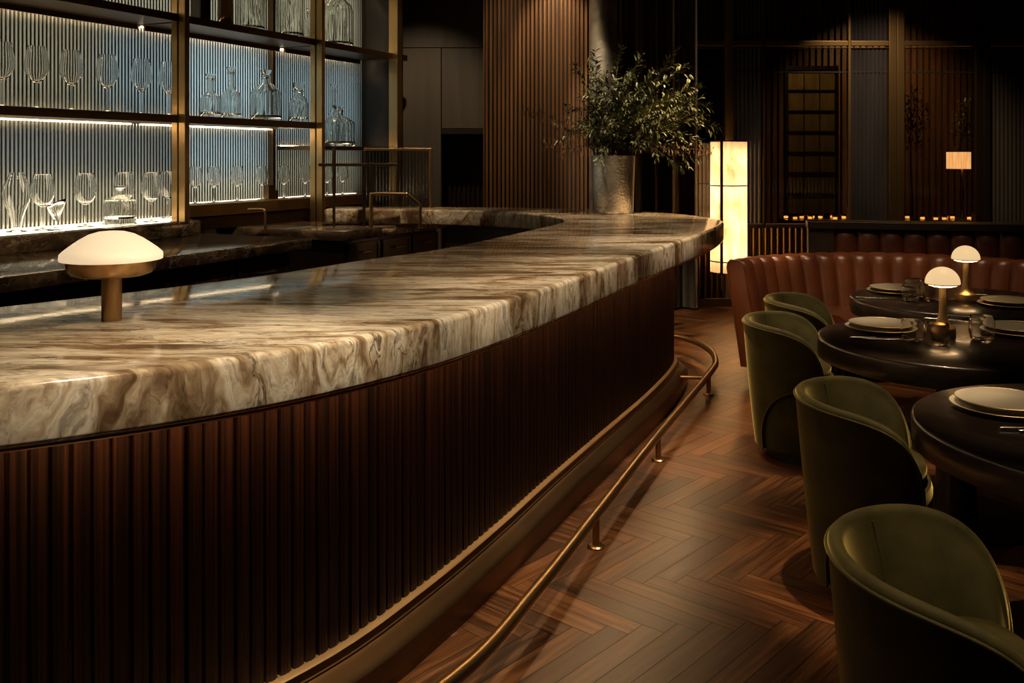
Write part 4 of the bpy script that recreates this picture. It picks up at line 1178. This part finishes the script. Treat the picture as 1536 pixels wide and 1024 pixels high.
# ------------------------------------------------------------------ beyond the glass: lamp, shrubs, tables with tea lights
def beyond_things():
    Y = 10.9; x = sx(1443, Y)
    tt = thing('side_table', 'small dark side table behind ribbed glass, under the pleated lamp', 'table', (x, Y, 0))
    MB().lathe([(0, .72), (.24, .72), (.24, .75), (0, .75)], 40, (x, Y, 0)).build('top', M_table, tt, 40)
    MB().lathe([(0, 0), (.16, 0), (.16, .015), (.03, .03), (.03, .72), (0, .72)], 32, (x, Y, 0)).build('pedestal', M_black, tt, 40)
    t = thing('table_lamp', 'lit table lamp with pleated drum shade seen through ribbed glass', 'lamp', (x, Y, .7505))
    z0, z1 = EYE+(HOR-253)/F*Y, EYE+(HOR-228)/F*Y
    MB().lathe([(0, .751), (.07, .751), (.07, .765), (.02, .78), (.015, 1.0), (.03, 1.1), (.012, 1.2), (.010, z0+.02), (0, z0+.02)], 28, (x, Y, 0)).build('stem', M_brass, t, 40)
    MB().lathe([(.155, z0), (.165, z0), (.165, z1), (.155, z1)], 60, (x, Y, 0), close=True, rib=(30, .012, 0, 9)).build('shade', M_shade, t, 60)
    MB().lathe([(0, z0+.03), (.03, z0+.06), (.03, z0+.1), (0, z0+.13)], 16, (x, Y, 0)).build('bulb', M_bulb, t, 40)
    # shrubs
    rnd = random.Random(21)
    for px, Yp, w, lab in ((1366, 10.75, .24, 'potted shrub dimly seen through ribbed glass, left of the pleated lamp'), (1452, 11.6, .2, 'potted shrub dimly seen above the pleated lamp behind glass')):
        x = sx(px, Yp); t = thing('potted_shrub', lab, 'plant', (x, Yp, 0))
        MB().lathe([(0, 0), (.15, 0), (.19, .4), (.175, .4), (.16, .36), (0, .36)], 32, (x, Yp, 0)).build('pot', M_black, t, 40)
        MB().tube([(x, Yp, .36), (x+.02, Yp, .9), (x, Yp, 1.6)], [.02, .016, .008], 8).build('trunk', M_twig, t, 60)
        lv = MB()
        for i in range(750):
            a, b = rnd.uniform(0, 2*PI), math.acos(rnd.uniform(-1, 1)); q = rnd.random()**.5
            p = Vector((x+w*q*math.sin(b)*math.cos(a), Yp+w*q*math.sin(b)*math.sin(a), 1.92+.45*q*math.cos(b)))
            d = Vector((rnd.uniform(-1, 1), rnd.uniform(-1, 1), rnd.uniform(-.6, 1))).normalized(); s = d.cross(Vector((0, 0, 1))).normalized()*.011; L = rnd.uniform(.04, .07)
            lv.add([p, p+d*L*.5+s, p+d*L, p+d*L*.5-s], [(0, 1, 2, 3)])
        lv.build('leaves', M_leaf, t, 0)
    # long tables with tea lights
    g = 'tea lights on tables behind the glass'
    m = MB().lathe([(0, 0), (.028, 0), (.034, .05), (.031, .05), (.026, .006), (0, .006)], 20)
    proto = thing('tea_light', 'x', 'candle'); m.build('holder', M_glassd, proto, 40, local=True)
    MB().lathe([(0, .0065), (.022, .0065), (.022, .028), (0, .030)], 16).build('flame_wax', M_candle, proto, 40, local=True)
    n = 0
    for (xa, xb, Yt, lab) in ((3.0, 3.75, 10.35, 'dark table with tea lights beyond the glass, behind the tall lantern side'), (4.25, 5.15, 10.3, 'dark table with tea lights beyond the glass, below the pleated lamp')):
        t = thing('console_table', lab, 'table', ((xa+xb)/2, Yt, 0))
        MB().box(xa, xb, Yt-.22, Yt+.22, .80, .84).build('top', M_table, t, 0, .004)
        for qx in (xa+.04, xb-.04):
            for qy in (Yt-.18, Yt+.18): MB().box(qx-.02, qx+.02, qy-.02, qy+.02, 0, .80).build('leg', M_table, t, 0)
        for i in range(9):
            x = xa+.05+(xb-xa-.1)*i/8+rnd.uniform(-.02, .02); y = Yt+rnd.uniform(-.16, .16)
            o = place(proto, (x, y, .8405), 0, 'small glowing tea light on a dark table seen through the ribbed glass wall', g)
beyond_things()

# ------------------------------------------------------------------ lights of the room and added fill spots
def spot(loc, target, power, ang, blend=.6, col=(1, .72, .42), rad=.03):
    l = bpy.data.lights.new('downlight_or_fill', 'SPOT'); l.energy = power; l.spot_size = math.radians(ang); l.spot_blend = blend
    l.color = col; l.shadow_soft_size = rad
    o = bpy.data.objects.new('downlight_or_fill', l); COL.objects.link(o); o.location = loc
    d = Vector(target)-Vector(loc); o.rotation_euler = d.to_track_quat('-Z', 'Y').to_euler()
    return o
def area(loc, target, power, sx_, sy_, col):
    l = bpy.data.lights.new('backlight', 'AREA'); l.shape = 'RECTANGLE'; l.size = sx_; l.size_y = sy_; l.energy = power; l.color = col
    o = bpy.data.objects.new('backlight', l); COL.objects.link(o); o.location = loc
    d = Vector(target)-Vector(loc); o.rotation_euler = d.to_track_quat('-Z', 'Y').to_euler()
    return o
# over the bar top
LC = (1, .78, .52); LE = (1, .85, .64)
spot((.35, 3.1, 3.7), (-.05, 3.9, 1.1), 190, 44, col=LC)
spot((.25, 5.9, 3.65), (.80, 7.1, 1.5), 210, 17, .8, LC)  # added to brighten the vase and plant
spot((.6, 5.2, 3.7), (.6, 5.4, 1.1), 230, 44, col=LC)
spot((-.3, 1.3, 3.7), (-.9, 2.3, 1.05), 60, 44, col=LC)
spot((2.3, 2.5, 3.7), (-1.05, 2.45, 1.2), 420, 13, .5, LC)
spot((.9, 6.5, 3.7), (.8, 6.9, 1.2), 320, 40, col=LC)
# steep, over the edge of the slab
spot((1.02, 2.35, 3.7), (.12, 2.98, 1.05), 500, 22, .8, LE, .12)
spot((-.02, .95, 3.7), (-.62, 1.95, 1.05), 600, 24, .8, LE, .12)
spot((1.65, 4.15, 3.7), (.80, 4.7, 1.05), 560, 22, .8, LE, .12)
spot((1.36, 3.22, 3.7), (.42, 3.72, 1.05), 420, 20, .8, LE, .12)  # added to fill the dark gap between two pools
spot((.55, 1.65, 3.7), (-.22, 2.42, 1.05), 400, 19, .8, LE, .12)  # added to even out a dark band on the slab
# added fill spots, brightening the work area behind the bar
spot((-1.3, 3.6, 3.7), tuple(W(4.2, -4.5, 1.0)), 260, 52, .8, LC)
spot((-.9, 6.6, 3.7), tuple(W(6.5, -4.5, 1.0)), 320, 50, .8, LC)
# aisle
spot((1.5, 6.2, 3.7), (1.5, 7.6, 0), 880, 34, .6, (1, .68, .34))
spot((1.25, 4.6, 3.7), (1.2, 4.9, 0), 60, 34)
# slatted wall washer and column
spot((.42, 8.25, 3.68), (.42, 8.8, 2.4), 190, 48, .7)
spot((-.02, 8.2, 3.68), (.0, 8.8, 1.2), 62, 70, .9)
spot((.45, 8.0, 3.68), (.84, 8.7, 1.7), 430, 24, .8, LC)
# chairs, booth, tables
spot((1.40, 4.7, 3.7), (1.52, 4.9, .6), 380, 30)
spot((1.7, 5.4, 3.7), (1.80, 5.5, .6), 260, 20)
spot((1.15, 3.15, 3.7), (1.3, 3.3, .6), 420, 20)
spot((.82, 1.8, 3.7), (.98, 1.97, .6), 380, 20)
spot((1.55, 4.7, 3.6), (2.25, 6.75, .6), 290, 38, .7, (1, .72, .42), .3)
spot((2.9, 4.7, 3.6), (3.2, 6.7, .6), 170, 38, .7, (1, .72, .42), .3)
spot((2.2, 4.2, 3.7), (2.1, 4.4, .75), 60, 36)  # added to brighten the lamp stems and tables
spot((2.0, 2.4, 3.7), (1.62, 2.8, .75), 190, 20)
# dark wall behind the bar, partition
spot((-.9, 8.3, 3.68), (-.9, 9.6, 1.0), 170, 70, .9)
spot((3.6, 8.3, 3.68), (3.9, 9.6, .6), 460, 80, .9)
# added spots that make the room beyond the glass visible
spot((3.4, 10.4, 3.7), (3.45, 11.0, 1.2), 190, 60, .9)
spot((4.9, 11.2, 3.7), (4.9, 12.6, 1.6), 300, 90, .9)
# cool backlight of the reeded glass, amber ones added to brighten it
COOL = (.80, .94, .96); AMB = (1, .80, .52)
for (u0, u1, z0, z1, p, cc) in ((2.7, 5.3, 1.42, 1.72, 3.4, (.92, .95, .92)), (2.7, 5.3, 1.09, 1.38, 9, AMB), (5.4, 6.4, 1.86, 2.45, 9, COOL), (5.4, 6.4, 1.4, 1.72, 4.2, COOL), (5.4, 6.4, 1.18, 1.36, 4, AMB),
                          (6.5, 7.8, 1.7, 2.4, 7.5, COOL), (6.5, 7.8, 1.2, 1.58, 3.6, AMB), (2.7, 4.7, 1.86, 2.44, 7.5, AMB), (4.7, 5.4, 1.86, 2.44, 3.0, COOL), (2.7, 6.4, 2.56, 3.15, 22, AMB), (6.5, 7.8, 2.56, 3.15, 10, AMB)):
    c = W((u0+u1)/2, -5.56, (z0+z1)/2); area(c, W((u0+u1)/2, -4, (z0+z1)/2), p, u1-u0, z1-z0, cc)

w = bpy.data.worlds.new('night'); scene.world = w; w.use_nodes = True
w.node_tree.nodes['Background'].inputs[0].default_value = (.9, .65, .45, 1)
w.node_tree.nodes['Background'].inputs[1].default_value = .01

# ------------------------------------------------------------------ camera
cam = bpy.data.cameras.new('camera'); co = bpy.data.objects.new('camera', cam); COL.objects.link(co)
cam.sensor_width = 36; cam.lens = F/1536*36; cam.shift_y = -(512-HOR)/1536
cam.clip_start = .05; cam.clip_end = 60
co.location = (0, 0, EYE); co.rotation_euler = (PI/2, 0, 0)
scene.camera = co
scene.view_settings.view_transform = 'Standard'; scene.view_settings.look = 'None'
scene.view_settings.exposure = 0.0; scene.view_settings.gamma = 1.0; scene.view_settings.use_curve_mapping = False
scene.cycles.use_denoising = True
scene.cycles.max_bounces = 12; scene.cycles.transparent_max_bounces = 16; scene.cycles.transmission_bounces = 12
scene.cycles.sample_clamp_indirect = 4.0; scene.cycles.caustics_reflective = False
